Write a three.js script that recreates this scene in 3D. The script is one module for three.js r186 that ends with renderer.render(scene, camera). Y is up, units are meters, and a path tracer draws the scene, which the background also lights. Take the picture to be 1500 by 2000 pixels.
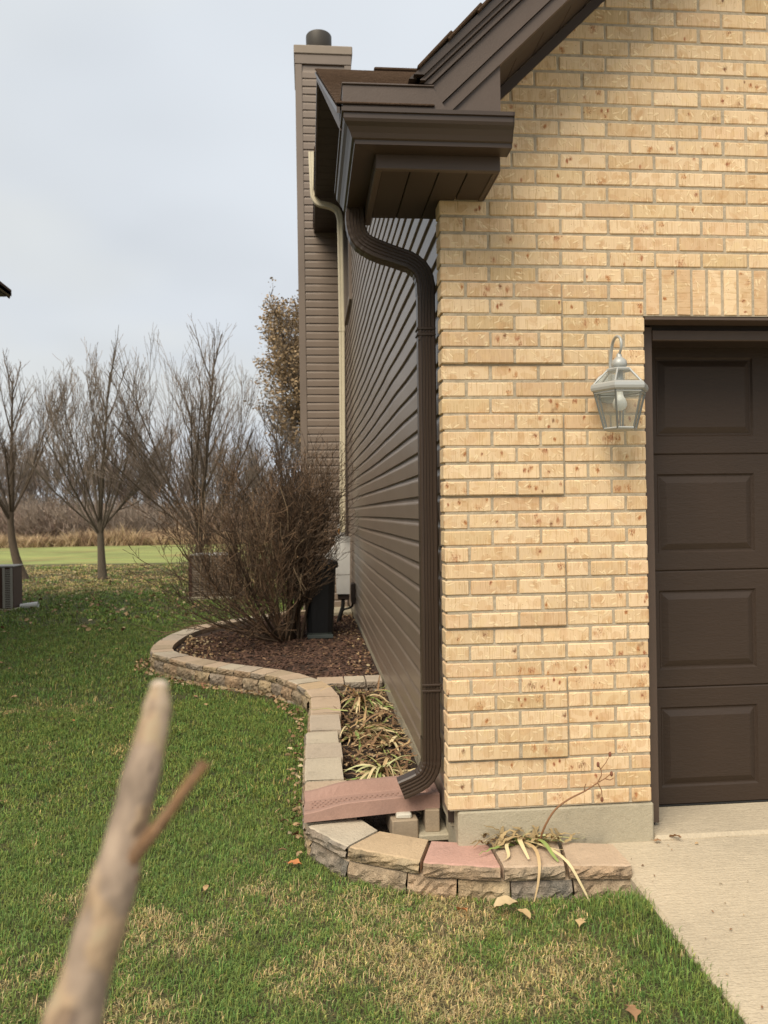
import * as THREE from 'three';
import { mergeGeometries } from 'three/addons/utils/BufferGeometryUtils.js';

// ------------------------------------------------------------------ camera, sky, sun, exposure
const scene = new THREE.Scene();
const camera = new THREE.PerspectiveCamera(64.01, 3 / 4, 0.05, 900);
camera.position.set(-0.5475, 1.2178, 3.2905);
camera.rotation.order = 'YXZ';
camera.rotation.set(0.00128, -0.09213, -0.01519);
camera.focus = 3.7;
camera.userData.fStop = 4.4;

const rng = (s) => () => { s |= 0; s = (s + 0x6d2b79f5) | 0; let t = Math.imul(s ^ (s >>> 15), 1 | s); t = (t + Math.imul(t ^ (t >>> 7), 61 | t)) ^ t; return ((t ^ (t >>> 14)) >>> 0) / 4294967296; };
const hash = (x, y, z = 0) => { let h = Math.imul(x, 374761393) ^ Math.imul(y, 668265263) ^ Math.imul(z, 2147483647 - 1013); h = Math.imul(h ^ (h >>> 13), 1274126177); h ^= h >>> 16; return (h >>> 0) / 4294967296; };
const sm = (t) => t * t * (3 - 2 * t);
const clamp = (v, a = 0, b = 1) => Math.min(b, Math.max(a, v));
const lerp = (a, b, t) => a + (b - a) * t;
const sstep = (a, b, v) => sm(clamp((v - a) / (b - a)));
function vn(x, y, p = 0, s = 0) {                        // value noise, period p if given
  const xi = Math.floor(x), yi = Math.floor(y), fx = sm(x - xi), fy = sm(y - yi);
  const w = (n) => (p ? ((n % p) + p) % p : n);
  const a = hash(w(xi), w(yi), s), b = hash(w(xi + 1), w(yi), s), c = hash(w(xi), w(yi + 1), s), d = hash(w(xi + 1), w(yi + 1), s);
  return lerp(lerp(a, b, fx), lerp(c, d, fx), fy);
}
function fbm(x, y, o = 4, p = 0, s = 0) { let v = 0, a = 0.5, n = 0; for (let i = 0; i < o; i++) { v += a * vn(x, y, p, s + i * 7); n += a; a *= 0.5; x *= 2; y *= 2; p *= 2; } return v / n; }

{ // hazy overcast sky: pale grey-white with faint blue gaps
  const W = 1024, H = 512, d = new Float32Array(W * H * 4);
  for (let j = 0; j < H; j++) for (let i = 0; i < W; i++) {
    const th = ((i + 0.5) / W - 0.5) * 2 * Math.PI, ph = ((j + 0.5) / H - 0.5) * Math.PI;
    const y = Math.sin(ph), x = Math.cos(ph) * Math.cos(th), z = Math.cos(ph) * Math.sin(th);
    const k = 1 / (Math.abs(y) + 0.25);
    const n = fbm(x * k * 1.6 + 7.3, z * k * 1.6 + 2.1, 5), n2 = fbm(x * k * 0.8 + 31, z * k * 0.8 + 17, 4);
    const b = sstep(0.36, 0.66, n * 0.6 + n2 * 0.4);       // 1 = cloud, 0 = blue-lilac gap
    const s = 0.95 + 0.15 * (fbm(x * k * 3 + 3, z * k * 3 + 9, 3) - 0.5), up = 0.98 + 0.26 * clamp(y);
    let c = [lerp(0.545, 0.588, b), lerp(0.58, 0.61, b), lerp(0.622, 0.613, b)].map((v) => v * s * up);
    if (y < 0) c = c.map((v) => v * lerp(1, 0.45, clamp(-y * 8)));
    d.set([...c, 1], (j * W + i) * 4);
  }
  const t = new THREE.DataTexture(d, W, H, THREE.RGBAFormat, THREE.FloatType);
  t.mapping = THREE.EquirectangularReflectionMapping; t.magFilter = t.minFilter = THREE.LinearFilter; t.wrapS = THREE.RepeatWrapping; t.needsUpdate = true;
  scene.background = t; scene.environment = t;
}
const sun = new THREE.DirectionalLight(new THREE.Color().setRGB(1, 0.895, 0.745), 3.0);
sun.position.set(-9.5, 20, 13); sun.target.position.set(0, 0, -2);
sun.castShadow = true; sun.shadow.radius = 70; sun.shadow.mapSize.set(4096, 4096);
Object.assign(sun.shadow.camera, { left: -22, right: 22, top: 22, bottom: -22, near: 0.5, far: 90 });
scene.add(sun, sun.target);
const EXPOSURE = 1.28;

// ------------------------------------------------------------------ naming helpers
const used = new Map();
function numbered(n) { const k = used.get(n) || 0; used.set(n, k + 1); return k ? n + '_' + String(k).padStart(3, '0') : n; }
function tag(o, label, category, group) { o.userData.label = label; if (category) o.userData.category = category; if (group) o.userData.group = group; return o; }
function thing(name, label, category, pos = [0, 0, 0], group) { const o = new THREE.Group(); o.name = numbered(name); o.position.set(...pos); scene.add(o); return tag(o, label, category, group); }
function part(name, geo, mat, parent, label) { const m = new THREE.Mesh(geo, mat); m.name = name; m.castShadow = m.receiveShadow = true; parent.add(m); if (label) m.userData.label = label; return m; }
function grp(name, parent, label) { const g = new THREE.Group(); g.name = name; parent.add(g); if (label) g.userData.label = label; return g; }
function structure(name, geo, mat, label) { const m = part(numbered(name), geo, mat, scene); m.userData.kind = 'structure'; if (label) m.userData.label = label; return m; }
function stuff(name, geo, mat, mats, cols, parent = scene, label, category) {
  const m = new THREE.InstancedMesh(geo, mat, mats.length);
  mats.forEach((x, i) => m.setMatrixAt(i, x)); if (cols) cols.forEach((c, i) => m.setColorAt(i, c));
  m.name = parent === scene ? numbered(name) : name; m.castShadow = m.receiveShadow = true; m.userData.kind = 'stuff'; parent.add(m);
  if (label) m.userData.label = label; if (category) m.userData.category = category;
  return m;
}

// ------------------------------------------------------------------ geometry helpers
class MB {
  constructor() { this.p = []; this.u = []; }
  tri(a, b, c, ua, ub, uc) { this.p.push(...a, ...b, ...c); this.u.push(...(ua || [0, 0]), ...(ub || [0, 0]), ...(uc || [0, 0])); }
  quad(a, b, c, d, ua, ub, uc, ud) { this.tri(a, b, c, ua, ub, uc); this.tri(a, c, d, ua, uc, ud); }
  get count() { return this.p.length / 9; }
  geo(autoUV = false) {
    const g = new THREE.BufferGeometry();
    g.setAttribute('position', new THREE.Float32BufferAttribute(this.p, 3));
    g.setAttribute('uv', new THREE.Float32BufferAttribute(this.u, 2));
    g.computeVertexNormals(); if (autoUV) boxUV(g); return g;
  }
}
function boxUV(g, ox = 0, oy = 0) {                        // uv in metres, by the way each face looks
  const p = g.attributes.position, n = g.attributes.normal, u = new Float32Array(p.count * 2);
  for (let i = 0; i < p.count; i++) {
    const ax = Math.abs(n.getX(i)), ay = Math.abs(n.getY(i)), az = Math.abs(n.getZ(i)), x = p.getX(i), y = p.getY(i), z = p.getZ(i);
    if (az >= ax && az >= ay) { u[2 * i] = x; u[2 * i + 1] = y; } else if (ay >= ax) { u[2 * i] = x; u[2 * i + 1] = z; } else { u[2 * i] = z; u[2 * i + 1] = y; }
    u[2 * i] += ox; u[2 * i + 1] += oy;
  }
  g.setAttribute('uv', new THREE.BufferAttribute(u, 2)); return g;
}
function cbox(w, h, d, c = 0.004, jit = 0, R = null) {      // chamfered box, 44 triangles
  const m = new MB(), hx = w / 2, hy = h / 2, hz = d / 2; c = Math.min(c, hx * 0.9, hy * 0.9, hz * 0.9);
  const key = new Map();
  const V = (f, sx, sy, sz) => {
    const k = f + ',' + sx + ',' + sy + ',' + sz; if (key.has(k)) return key.get(k);
    const j = () => (jit ? (R() - 0.5) * 2 * jit : 0);
    const v = [sx * (f === 0 ? hx : hx - c) + j(), sy * (f === 1 ? hy : hy - c) + j(), sz * (f === 2 ? hz : hz - c) + j() * 0.3]; key.set(k, v); return v;
  };
  const face = (vs) => {
    const a = vs[0], b = vs[1], q = vs[2], ux = b[0] - a[0], uy = b[1] - a[1], uz = b[2] - a[2], wx = q[0] - a[0], wy = q[1] - a[1], wz = q[2] - a[2];
    const nx = uy * wz - uz * wy, ny = uz * wx - ux * wz, nz = ux * wy - uy * wx;
    if (nx * a[0] + ny * a[1] + nz * a[2] + (nx * q[0] + ny * q[1] + nz * q[2]) < 0) vs = vs.slice().reverse();
    if (vs.length === 3) m.tri(...vs); else m.quad(...vs);
  };
  for (const s of [-1, 1]) {
    face([V(0, s, -1, -1), V(0, s, 1, -1), V(0, s, 1, 1), V(0, s, -1, 1)]);
    face([V(1, -1, s, -1), V(1, 1, s, -1), V(1, 1, s, 1), V(1, -1, s, 1)]);
    face([V(2, -1, -1, s), V(2, 1, -1, s), V(2, 1, 1, s), V(2, -1, 1, s)]);
    for (const t of [-1, 1]) {
      face([V(0, s, t, -1), V(0, s, t, 1), V(1, s, t, 1), V(1, s, t, -1)]);
      face([V(1, -1, s, t), V(1, 1, s, t), V(2, 1, s, t), V(2, -1, s, t)]);
      face([V(0, s, -1, t), V(0, s, 1, t), V(2, s, 1, t), V(2, s, -1, t)]);
      for (const r of [-1, 1]) face([V(0, s, t, r), V(1, s, t, r), V(2, s, t, r)]);
    }
  }
  return m.geo(true);
}
function boxAt(x0, x1, y0, y1, z0, z1, c = 0.004) { const g = cbox(x1 - x0, y1 - y0, z1 - z0, c); g.translate((x0 + x1) / 2, (y0 + y1) / 2, (z0 + z1) / 2); return boxUV(g); }
function prism(pts, z0, z1) {                               // polygon in xy, extruded in z
  const s = new THREE.Shape(pts.map((p) => new THREE.Vector2(...p)));
  const g = new THREE.ExtrudeGeometry(s, { depth: z1 - z0, bevelEnabled: false }).toNonIndexed(); g.translate(0, 0, z0); g.computeVertexNormals(); return boxUV(g);
}
function lathe(pts, n = 20) { const g = new THREE.LatheGeometry(pts.map((p) => new THREE.Vector2(...p)), n); return g; }
const V3 = (a) => new THREE.Vector3(...a);
function tubeInto(m, pts, rad, sides = 6, uvs = 1) {        // pts: [x,y,z][], rad: number[]; open tube
  const n = pts.length, up = new THREE.Vector3(), t = new THREE.Vector3(), a = new THREE.Vector3(), b = new THREE.Vector3(); let rings = [], L = 0;
  const d0 = V3(pts[1]).sub(V3(pts[0])).normalize(); up.set(0, 1, 0); if (Math.abs(d0.y) > 0.9) up.set(1, 0, 0.2).normalize();
  a.crossVectors(up, d0).normalize();
  for (let i = 0; i < n; i++) {
    t.set(0, 0, 0); if (i > 0) t.add(V3(pts[i]).sub(V3(pts[i - 1])).normalize()); if (i < n - 1) t.add(V3(pts[i + 1]).sub(V3(pts[i])).normalize()); t.normalize();
    a.addScaledVector(t, -a.dot(t)).normalize(); b.crossVectors(t, a);
    if (i) L += V3(pts[i]).distanceTo(V3(pts[i - 1]));
    const r = [], R = rad[i];
    for (let k = 0; k < sides; k++) { const q = (k / sides) * 2 * Math.PI, c = Math.cos(q) * R, s = Math.sin(q) * R; r.push([pts[i][0] + a.x * c + b.x * s, pts[i][1] + a.y * c + b.y * s, pts[i][2] + a.z * c + b.z * s]); }
    rings.push([r, L]);
  }
  for (let i = 0; i < n - 1; i++) for (let k = 0; k < sides; k++) {
    const k2 = (k + 1) % sides, [A, la] = rings[i], [B, lb] = rings[i + 1], u0 = (k / sides) * rad[0] * 6.28 * uvs, u1 = ((k + 1) / sides) * rad[0] * 6.28 * uvs;
    m.quad(A[k], A[k2], B[k2], B[k], [u0, la], [u1, la], [u1, lb], [u0, lb]);
  }
  return m;
}
function smoothNormals(g) {                                 // average normals of points at the same place
  const p = g.attributes.position, n = g.attributes.normal, acc = new Map(), key = (i) => Math.round(p.getX(i) * 5e4) + '_' + Math.round(p.getY(i) * 5e4) + '_' + Math.round(p.getZ(i) * 5e4);
  for (let i = 0; i < p.count; i++) { const k = key(i), v = acc.get(k) || [0, 0, 0]; v[0] += n.getX(i); v[1] += n.getY(i); v[2] += n.getZ(i); acc.set(k, v); }
  for (let i = 0; i < p.count; i++) { const v = acc.get(key(i)), l = Math.hypot(...v) || 1; n.setXYZ(i, v[0] / l, v[1] / l, v[2] / l); }
  return g;
}
function tube(pts, r, sides = 10) { const rad = Array.isArray(r) ? r : pts.map(() => r); return smoothNormals(tubeInto(new MB(), pts, rad, sides).geo()); }
function curve(pts, n) { return new THREE.CatmullRomCurve3(pts.map(V3), false, 'centripetal').getPoints(n).map((v) => v.toArray()); }

// ------------------------------------------------------------------ textures
function tex(w, h, fn, srgb = false, repeat) {
  const d = new Uint8Array(w * h * 4);
  for (let j = 0; j < h; j++) for (let i = 0; i < w; i++) { const c = fn(i / w, j / h), o = (j * w + i) * 4; if (typeof c === 'number') { d[o] = d[o + 1] = d[o + 2] = clamp(c) * 255; } else { d[o] = clamp(c[0]) * 255; d[o + 1] = clamp(c[1]) * 255; d[o + 2] = clamp(c[2]) * 255; } d[o + 3] = 255; }
  const t = new THREE.DataTexture(d, w, h, THREE.RGBAFormat, THREE.UnsignedByteType);
  t.magFilter = THREE.LinearFilter; t.minFilter = THREE.LinearMipmapLinearFilter; t.generateMipmaps = true; t.wrapS = t.wrapT = THREE.RepeatWrapping; if (srgb) t.colorSpace = THREE.SRGBColorSpace; if (repeat) t.repeat.set(...repeat); t.needsUpdate = true; return t;
}
const s2l = (v) => (v <= 0.04045 ? v / 12.92 : Math.pow((v + 0.055) / 1.055, 2.4));
const lin = (r, g, b) => new THREE.Color().setRGB(r, g, b);
function std(color, o = {}) { return new THREE.MeshStandardMaterial({ color, roughness: 0.8, metalness: 0, ...o }); }
// fine grain: multiplies the base colour, mean near 1
const grain = (p, amp, s = 0, o = 4) => (u, v) => { const n = fbm(u * p, v * p, o, p, s); const g = 1 - amp + amp * n * 1.0 + 0; return [g, g, g]; };
const T_rough = tex(512, 512, (u, v) => fbm(u * 24, v * 24, 5, 24, 3) * 0.7 + vn(u * 160, v * 160, 160, 9) * 0.3);
const rep = (t, a, b = a) => { const c = t.clone(); c.repeat.set(a, b); c.needsUpdate = true; return c; };
const T_pebble = tex(512, 512, (u, v) => { const a = vn(u * 60, v * 60, 60, 2), b = vn(u * 130, v * 130, 130, 5), c = fbm(u * 14, v * 14, 3, 14, 1); return 0.35 * a + 0.35 * b + 0.3 * c; });

// bricks: 8 x 24 faces, each with its own tone, drag marks, bark-like flakes and iron spots
const BC = 8, BR = 24;
const [T_brick, T_brickBump] = (() => {
  const W = 2048, H = 2040, cw = W / BC, ch = H / BR, R = rng(77);
  const c = document.createElement('canvas'), h = document.createElement('canvas'); c.width = h.width = W; c.height = h.height = H;
  const g = c.getContext('2d'), k = h.getContext('2d');
  k.fillStyle = '#808080'; k.fillRect(0, 0, W, H);
  for (let r = 0; r < BR; r++) for (let q = 0; q < BC; q++) {
    const x0 = q * cw, y0 = r * ch; g.save(); k.save();
    for (const e of [g, k]) { e.beginPath(); e.rect(x0, y0, cw, ch); e.clip(); }
    const t = R(), base = t < 0.16 ? [222, 194, 155] : t < 0.3 ? [214, 182, 144] : t < 0.36 ? [208, 180, 138] : t < 0.6 ? [218, 188, 148] : [223, 195, 157];
    const dv = (R() - 0.5) * 19; g.fillStyle = `rgb(${base.map((v) => (v + dv) | 0)})`; g.fillRect(x0, y0, cw, ch);
    for (let i = 0; i < 90; i++) {                        // vertical drag texture
      const x = x0 + R() * cw, w = 1 + R() * 4, l = ch * (0.3 + R() * 0.8), y = y0 - 10 + R() * ch, d = R() < 0.5;
      g.fillStyle = d ? `rgba(150,112,66,${0.07 + R() * 0.16})` : `rgba(236,212,168,${0.07 + R() * 0.16})`; g.fillRect(x, y, w, l);
      k.fillStyle = d ? 'rgba(70,70,70,.25)' : 'rgba(200,200,200,.2)'; k.fillRect(x, y, w, l);
    }
    for (let i = 0; i < 9; i++) { g.fillStyle = `rgba(${R() < 0.5 ? '176,128,82' : '222,190,140'},${0.1 + R() * 0.12})`; g.beginPath(); g.ellipse(x0 + R() * cw, y0 + R() * ch, 10 + R() * 34, 8 + R() * 22, R() * 3, 0, 7); g.fill(); }
    for (let i = 0, n = 2 + R() * 9; i < n; i++) {        // pale bark-like flakes
      const x = x0 + R() * cw, y = y0 + R() * ch, a = (R() < 0.7 ? -0.55 : 0.7) + (R() - 0.5) * 1.3, l = 9 + R() * 11, w = 3.2 + R() * 3;
      for (const [e, c] of [[g, `rgba(240,218,176,${0.3 + R() * 0.4})`], [k, 'rgba(215,215,215,.6)']]) { e.fillStyle = c; e.beginPath(); e.ellipse(x, y, l, w, a, 0, 7); e.fill(); }
      g.strokeStyle = `rgba(150,108,66,${0.12 + R() * 0.22})`; g.lineWidth = 1.6; g.beginPath(); g.ellipse(x + 1, y + 2, l, w, a, 0.3, 2.6); g.stroke();
    }
    for (let i = 0; i < 14; i++) { g.fillStyle = `rgba(96,62,36,${0.2 + R() * 0.5})`; g.fillRect(x0 + R() * cw, y0 + R() * ch, 1 + R() * 2.5, 1 + R() * 3); }
    const z = R();                                         // iron spots
    const nc = z < 0.56 ? 0 : z < 0.78 ? 1 : z < 0.92 ? 2 : 4;
    for (let i = 0; i < nc; i++) {
      const cx = x0 + cw * (0.08 + R() * 0.84), cy = y0 + ch * (0.15 + R() * 0.7), sp = 5 + R() * R() * 40, col = R() < 0.2 ? '104,70,46' : R() < 0.55 ? '160,98,52' : '142,78,46', st = 0.06 + R() * 0.17;
      for (let j = 0, n = 10 + sp * 0.9; j < n; j++) { const a = R() * 6.28, d = Math.pow(R(), 0.7) * sp; g.fillStyle = `rgba(${col},${st * (0.4 + R())})`; g.beginPath(); g.ellipse(cx + Math.cos(a) * d, cy + Math.sin(a) * d * 1.1, 1.2 + R() * 4, 3 + R() * 12, (R() - 0.5) * 0.5, 0, 7); g.fill(); }
      for (let j = 0; j < sp * 0.18; j++) { g.fillStyle = `rgba(98,54,34,${0.15 + R() * 0.4})`; g.beginPath(); g.ellipse(cx + (R() - 0.5) * sp * 1.2, cy + (R() - 0.5) * sp * 1.3, 1 + R() * 3, 1.5 + R() * 6, (R() - 0.5) * 0.6, 0, 7); g.fill(); }
    }
    g.restore(); k.restore();
  }
  const mk = (cv, s) => { const t = new THREE.CanvasTexture(cv); t.wrapS = t.wrapT = THREE.RepeatWrapping; if (s) t.colorSpace = THREE.SRGBColorSpace; return t; };
  return [mk(c, true), mk(h, false)];
})();
const M_brick = std(0xffffff, { map: T_brick, bumpMap: T_brickBump, bumpScale: 0.0022, roughness: 0.92 });
const M_mortar = std(lin(0.55, 0.46, 0.33), { map: tex(256, 256, (u, v) => { const n = 0.8 + 0.4 * (fbm(u * 20, v * 20, 4, 20, 4) - 0.5); return [n, n, n]; }, false, [3, 3]), bumpMap: rep(T_rough, 5), bumpScale: 0.003, roughness: 0.96 });
const T_conc = tex(1024, 1024, (u, v) => {
  const a = fbm(u * 5, v * 5, 5, 5, 11), b = vn(u * 300, v * 300, 300, 4), c = vn(u * 120, v * 120, 120, 8), st = sstep(0.62, 0.8, fbm(u * 9, v * 9, 4, 9, 31));
  const st2 = sstep(0.56, 0.72, fbm(u * 3 + 7, v * 3, 5, 3, 51)); let n = 0.88 + 0.22 * (a - 0.5) + 0.13 * (b - 0.5) + 0.06 * (c - 0.5) - 0.09 * st - 0.06 * st2; if (b > 0.972) n -= 0.2; if (c > 0.955) n += 0.08; return [n, n * 0.985, n * 0.96];
});
const T_broom = tex(512, 512, (u, v) => 0.4 * vn(u * 10, v * 170, 0, 3) + 0.35 * vn(u * 90, v * 200, 0, 6) + 0.25 * vn(u * 140, v * 140, 140, 8));
const M_drive = std(lin(0.57, 0.485, 0.355), { map: rep(T_conc, 0.55), bumpMap: rep(T_broom, 1.4), bumpScale: 0.004, roughness: 0.93 });
const M_found = std(lin(0.47, 0.42, 0.31), { map: rep(T_conc, 1.1), bumpMap: rep(T_rough, 2), bumpScale: 0.003, roughness: 0.94 });
const T_wood = tex(512, 512, (u, v) => { const w = fbm(u * 6, v * 40, 3, 0, 2) * 0; return 0.5 + 0.3 * (vn(u * 8, v * 96, 0, 5) - 0.5) + 0.35 * (vn(u * 20, v * 200, 0, 6) - 0.5) + w; });
const T_var = tex(512, 512, (u, v) => { const n = 0.9 + 0.2 * (fbm(u * 6, v * 6, 5, 6, 8) - 0.5); return [n, n, n]; });
const M_siding = std(lin(0.24, 0.185, 0.142), { map: rep(T_var, 0.8), bumpMap: rep(T_wood, 1.2, 3), bumpScale: 0.0002, roughness: 0.33 });
const M_chimSiding = M_siding;
const M_post = std(lin(0.22, 0.172, 0.135), { map: rep(T_var, 0.6), roughness: 0.6 });
const M_trim = std(lin(0.098, 0.067, 0.049), { map: rep(T_var, 1.3), bumpMap: rep(T_rough, 1.5), bumpScale: 0.0006, roughness: 0.5 });
const M_trimDark = std(lin(0.045, 0.03, 0.022), { map: rep(T_var, 1.3), roughness: 0.55 });
const M_gutter = std(lin(0.058, 0.038, 0.026), { map: rep(T_var, 1.1), roughness: 0.38 });
const M_soffit = std(lin(0.058, 0.038, 0.026), { map: rep(T_var, 1.1), roughness: 0.6 });
const M_door = std(lin(0.036, 0.02, 0.0105), { map: rep(T_var, 0.9), bumpMap: rep(T_wood, 3, 1.2), bumpScale: 0.0014, roughness: 0.62 });
const M_black = std(lin(0.012, 0.011, 0.01), { roughness: 0.9 });
const T_shingle = tex(512, 512, (u, v) => { const n = 0.65 + 0.7 * (vn(u * 220, v * 220, 220, 4) * 0.5 + fbm(u * 12, v * 12, 4, 12, 6) * 0.5 - 0.3); return [n, n * 0.95, n * 0.9]; });
const M_shingle = new THREE.MeshPhysicalMaterial({ specularIntensity: 0.15, color: lin(0.1, 0.068, 0.047), ...{ map: rep(T_shingle, 1.5), bumpMap: rep(T_pebble, 4), bumpScale: 0.004, roughness: 1 } }); const M_shingleOld = std(lin(0.085, 0.058, 0.04), { map: rep(T_shingle, 1.5), bumpMap: rep(T_pebble, 4), bumpScale: 0.004, roughness: 0.95 });

// ------------------------------------------------------------------ ground
const driveY = (z) => -0.163 - 0.058 * z;
const groundY = (x, z) => {
  const d = -z; let y = d < 0 ? -0.272 - 0.0 * d : d < 5 ? lerp(-0.272, -0.335, d / 5) : d < 20 ? lerp(-0.335, -0.45, (d - 5) / 15) : d < 60 ? lerp(-0.45, -0.62, (d - 20) / 40) : -0.62;
  y = lerp(y, driveY(z) - 0.022, sstep(0.25, 0.62, x) * sstep(0.2, 0.45, z));
  if (d > 3) y += 0.02 * Math.sin(x * 0.5 + z * 0.23) * Math.min(1, (d - 3) / 10);
  return y;
};
// how dry the turf is, 0 green to 1 straw, from patches of its own
function dryness(x, z) {
  const d = -z; let v = 0.24 + 1.0 * (fbm(x * 1.7 + 40, z * 1.7 + 11, 4) - 0.5) + 0.7 * (fbm(x * 5 + 3, z * 5 + 60, 3) - 0.5);
  const blob = (cx, cz, rx, rz, a) => { const q = ((x - cx) / rx) ** 2 + ((z - cz) / rz) ** 2; v += a * Math.exp(-q); };
  blob(0.0, 0.75, 0.5, 0.4, 0.46); blob(-0.5, 0.6, 0.45, 0.5, 0.2); blob(-0.25, 0.3, 0.4, 0.25, 0.32); blob(-1.1, 0.3, 0.4, 0.4, 0.2);
  blob(0.55, 0.45, 0.22, 0.3, -0.5); blob(0.6, 0.9, 0.2, 0.3, -0.25); blob(-0.85, -1.2, 0.5, 1.0, -0.4); blob(-1.1, -2.8, 0.6, 0.8, -0.4); blob(-2.6, -6, 1.4, 2.5, -0.3); blob(-1.35, -2.0, 0.5, 0.6, 0.12);
  if (d > 4) v -= 0.22 * sstep(4, 8, d) * (1 - sstep(12, 14, d));
  v += 0.36 * sstep(13.5, 16, d);
  return clamp(v);
}
const turfCol = (k) => [0, 1, 2].map((i) => lerp([0.12, 0.165, 0.036][i], [0.4, 0.3, 0.14][i], k)); // linear albedo
{
  const xs = [], zs = [];
  for (let x = -400; x < -60; x += 20) xs.push(x); for (let x = -60; x < -12; x += 1.5) xs.push(x); for (let x = -12; x < -4; x += 0.4) xs.push(x); for (let x = -4; x < 1; x += 0.1) xs.push(x); for (let x = 1; x < 20; x += 2) xs.push(x); for (let x = 20; x <= 400; x += 20) xs.push(x);
  for (let z = 40; z > 3; z -= 3) zs.push(z); for (let z = 3; z > -9; z -= 0.1) zs.push(z); for (let z = -9; z > -30; z -= 0.4) zs.push(z); for (let z = -30; z > -70; z -= 1.5) zs.push(z); for (let z = -70; z >= -600; z -= 20) zs.push(z);
  const P = [], C = [], U = [], I = [], nx = xs.length;
  for (const z of zs) for (const x of xs) {
    P.push(x, groundY(x, z), z); U.push(x, z);
    const k = dryness(x, z); C.push(...turfCol(k * 0.8).map((v, i) => lerp(v, [0.09, 0.062, 0.035][i], 0.45)));
  }
  for (let j = 0; j < zs.length - 1; j++) for (let i = 0; i < nx - 1; i++) { const a = j * nx + i; I.push(a, a + 1, a + nx + 1, a, a + nx + 1, a + nx); }
  const g = new THREE.BufferGeometry(); g.setAttribute('position', new THREE.Float32BufferAttribute(P, 3)); g.setAttribute('color', new THREE.Float32BufferAttribute(C, 3)); g.setAttribute('uv', new THREE.Float32BufferAttribute(U, 2)); g.setIndex(I); g.computeVertexNormals();
  const T_turf = tex(1024, 1024, (u, v) => { const a = vn(u * 256, v * 256, 256, 3), b = fbm(u * 40, v * 40, 3, 40, 5), c = fbm(u * 8, v * 8, 4, 8, 15); const n = 0.45 + 0.55 * a + 0.5 * (b - 0.5) + 0.5 * (c - 0.5); return [n, n, n]; });
  structure('ground', g, std(0xffffff, { vertexColors: true, map: rep(T_turf, 0.9), bumpMap: rep(T_turf, 1.3), bumpScale: 0.02, roughness: 1 }), 'patchy late autumn lawn, green with dry straw coloured spots');
}

const fieldEdge = (x) => -27.5 + 1.6 * (fbm(x * 0.35 + 5, 3, 3) - 0.5) * 2;
{ // young yellow-green crop of the field beyond the turf
  const m = new MB(), R = rng(3), row = (x) => { const e = fieldEdge(x); return [0, 0.02, 0.06, 0.12, 0.2, 0.35, 0.6, 1].map((t) => { const z = lerp(e, -75, t); return [x, groundY(x, z) - 0.02 + Math.min(0.06, t * 1.2) + 0.04 * Math.min(1, t * 8) * fbm(x * 0.4, z * 0.4, 3), z]; }); };
  let p = null; for (let x = -110; x <= 40; x += 1) { const q = row(x); if (p) for (let i = 0; i < q.length - 1; i++) m.quad(p[i], q[i], q[i + 1], p[i + 1], ...[p[i], q[i], q[i + 1], p[i + 1]].map((v) => [v[0], v[2]])); p = q; }
  const T = tex(512, 512, (u, v) => { const a = fbm(u * 6, v * 6, 4, 6, 5), b = fbm(u * 30, v * 60, 3, 0, 9), d = sstep(0.55, 0.75, fbm(u * 5 + 3, v * 9, 4, 0, 19)), n = 0.65 + 0.5 * (a - 0.3) + 0.5 * (b - 0.4); return [n * lerp(0.92, 1.08, d), n * lerp(1, 0.88, d), n]; });
  structure('field', smoothNormals(m.geo()), std(lin(0.31, 0.315, 0.09), { map: rep(T, 0.07, 0.12), bumpMap: rep(T, 0.5), bumpScale: 0.05, roughness: 1 }), 'flat yellow green field between the young trees and the woodland');
}

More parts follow.
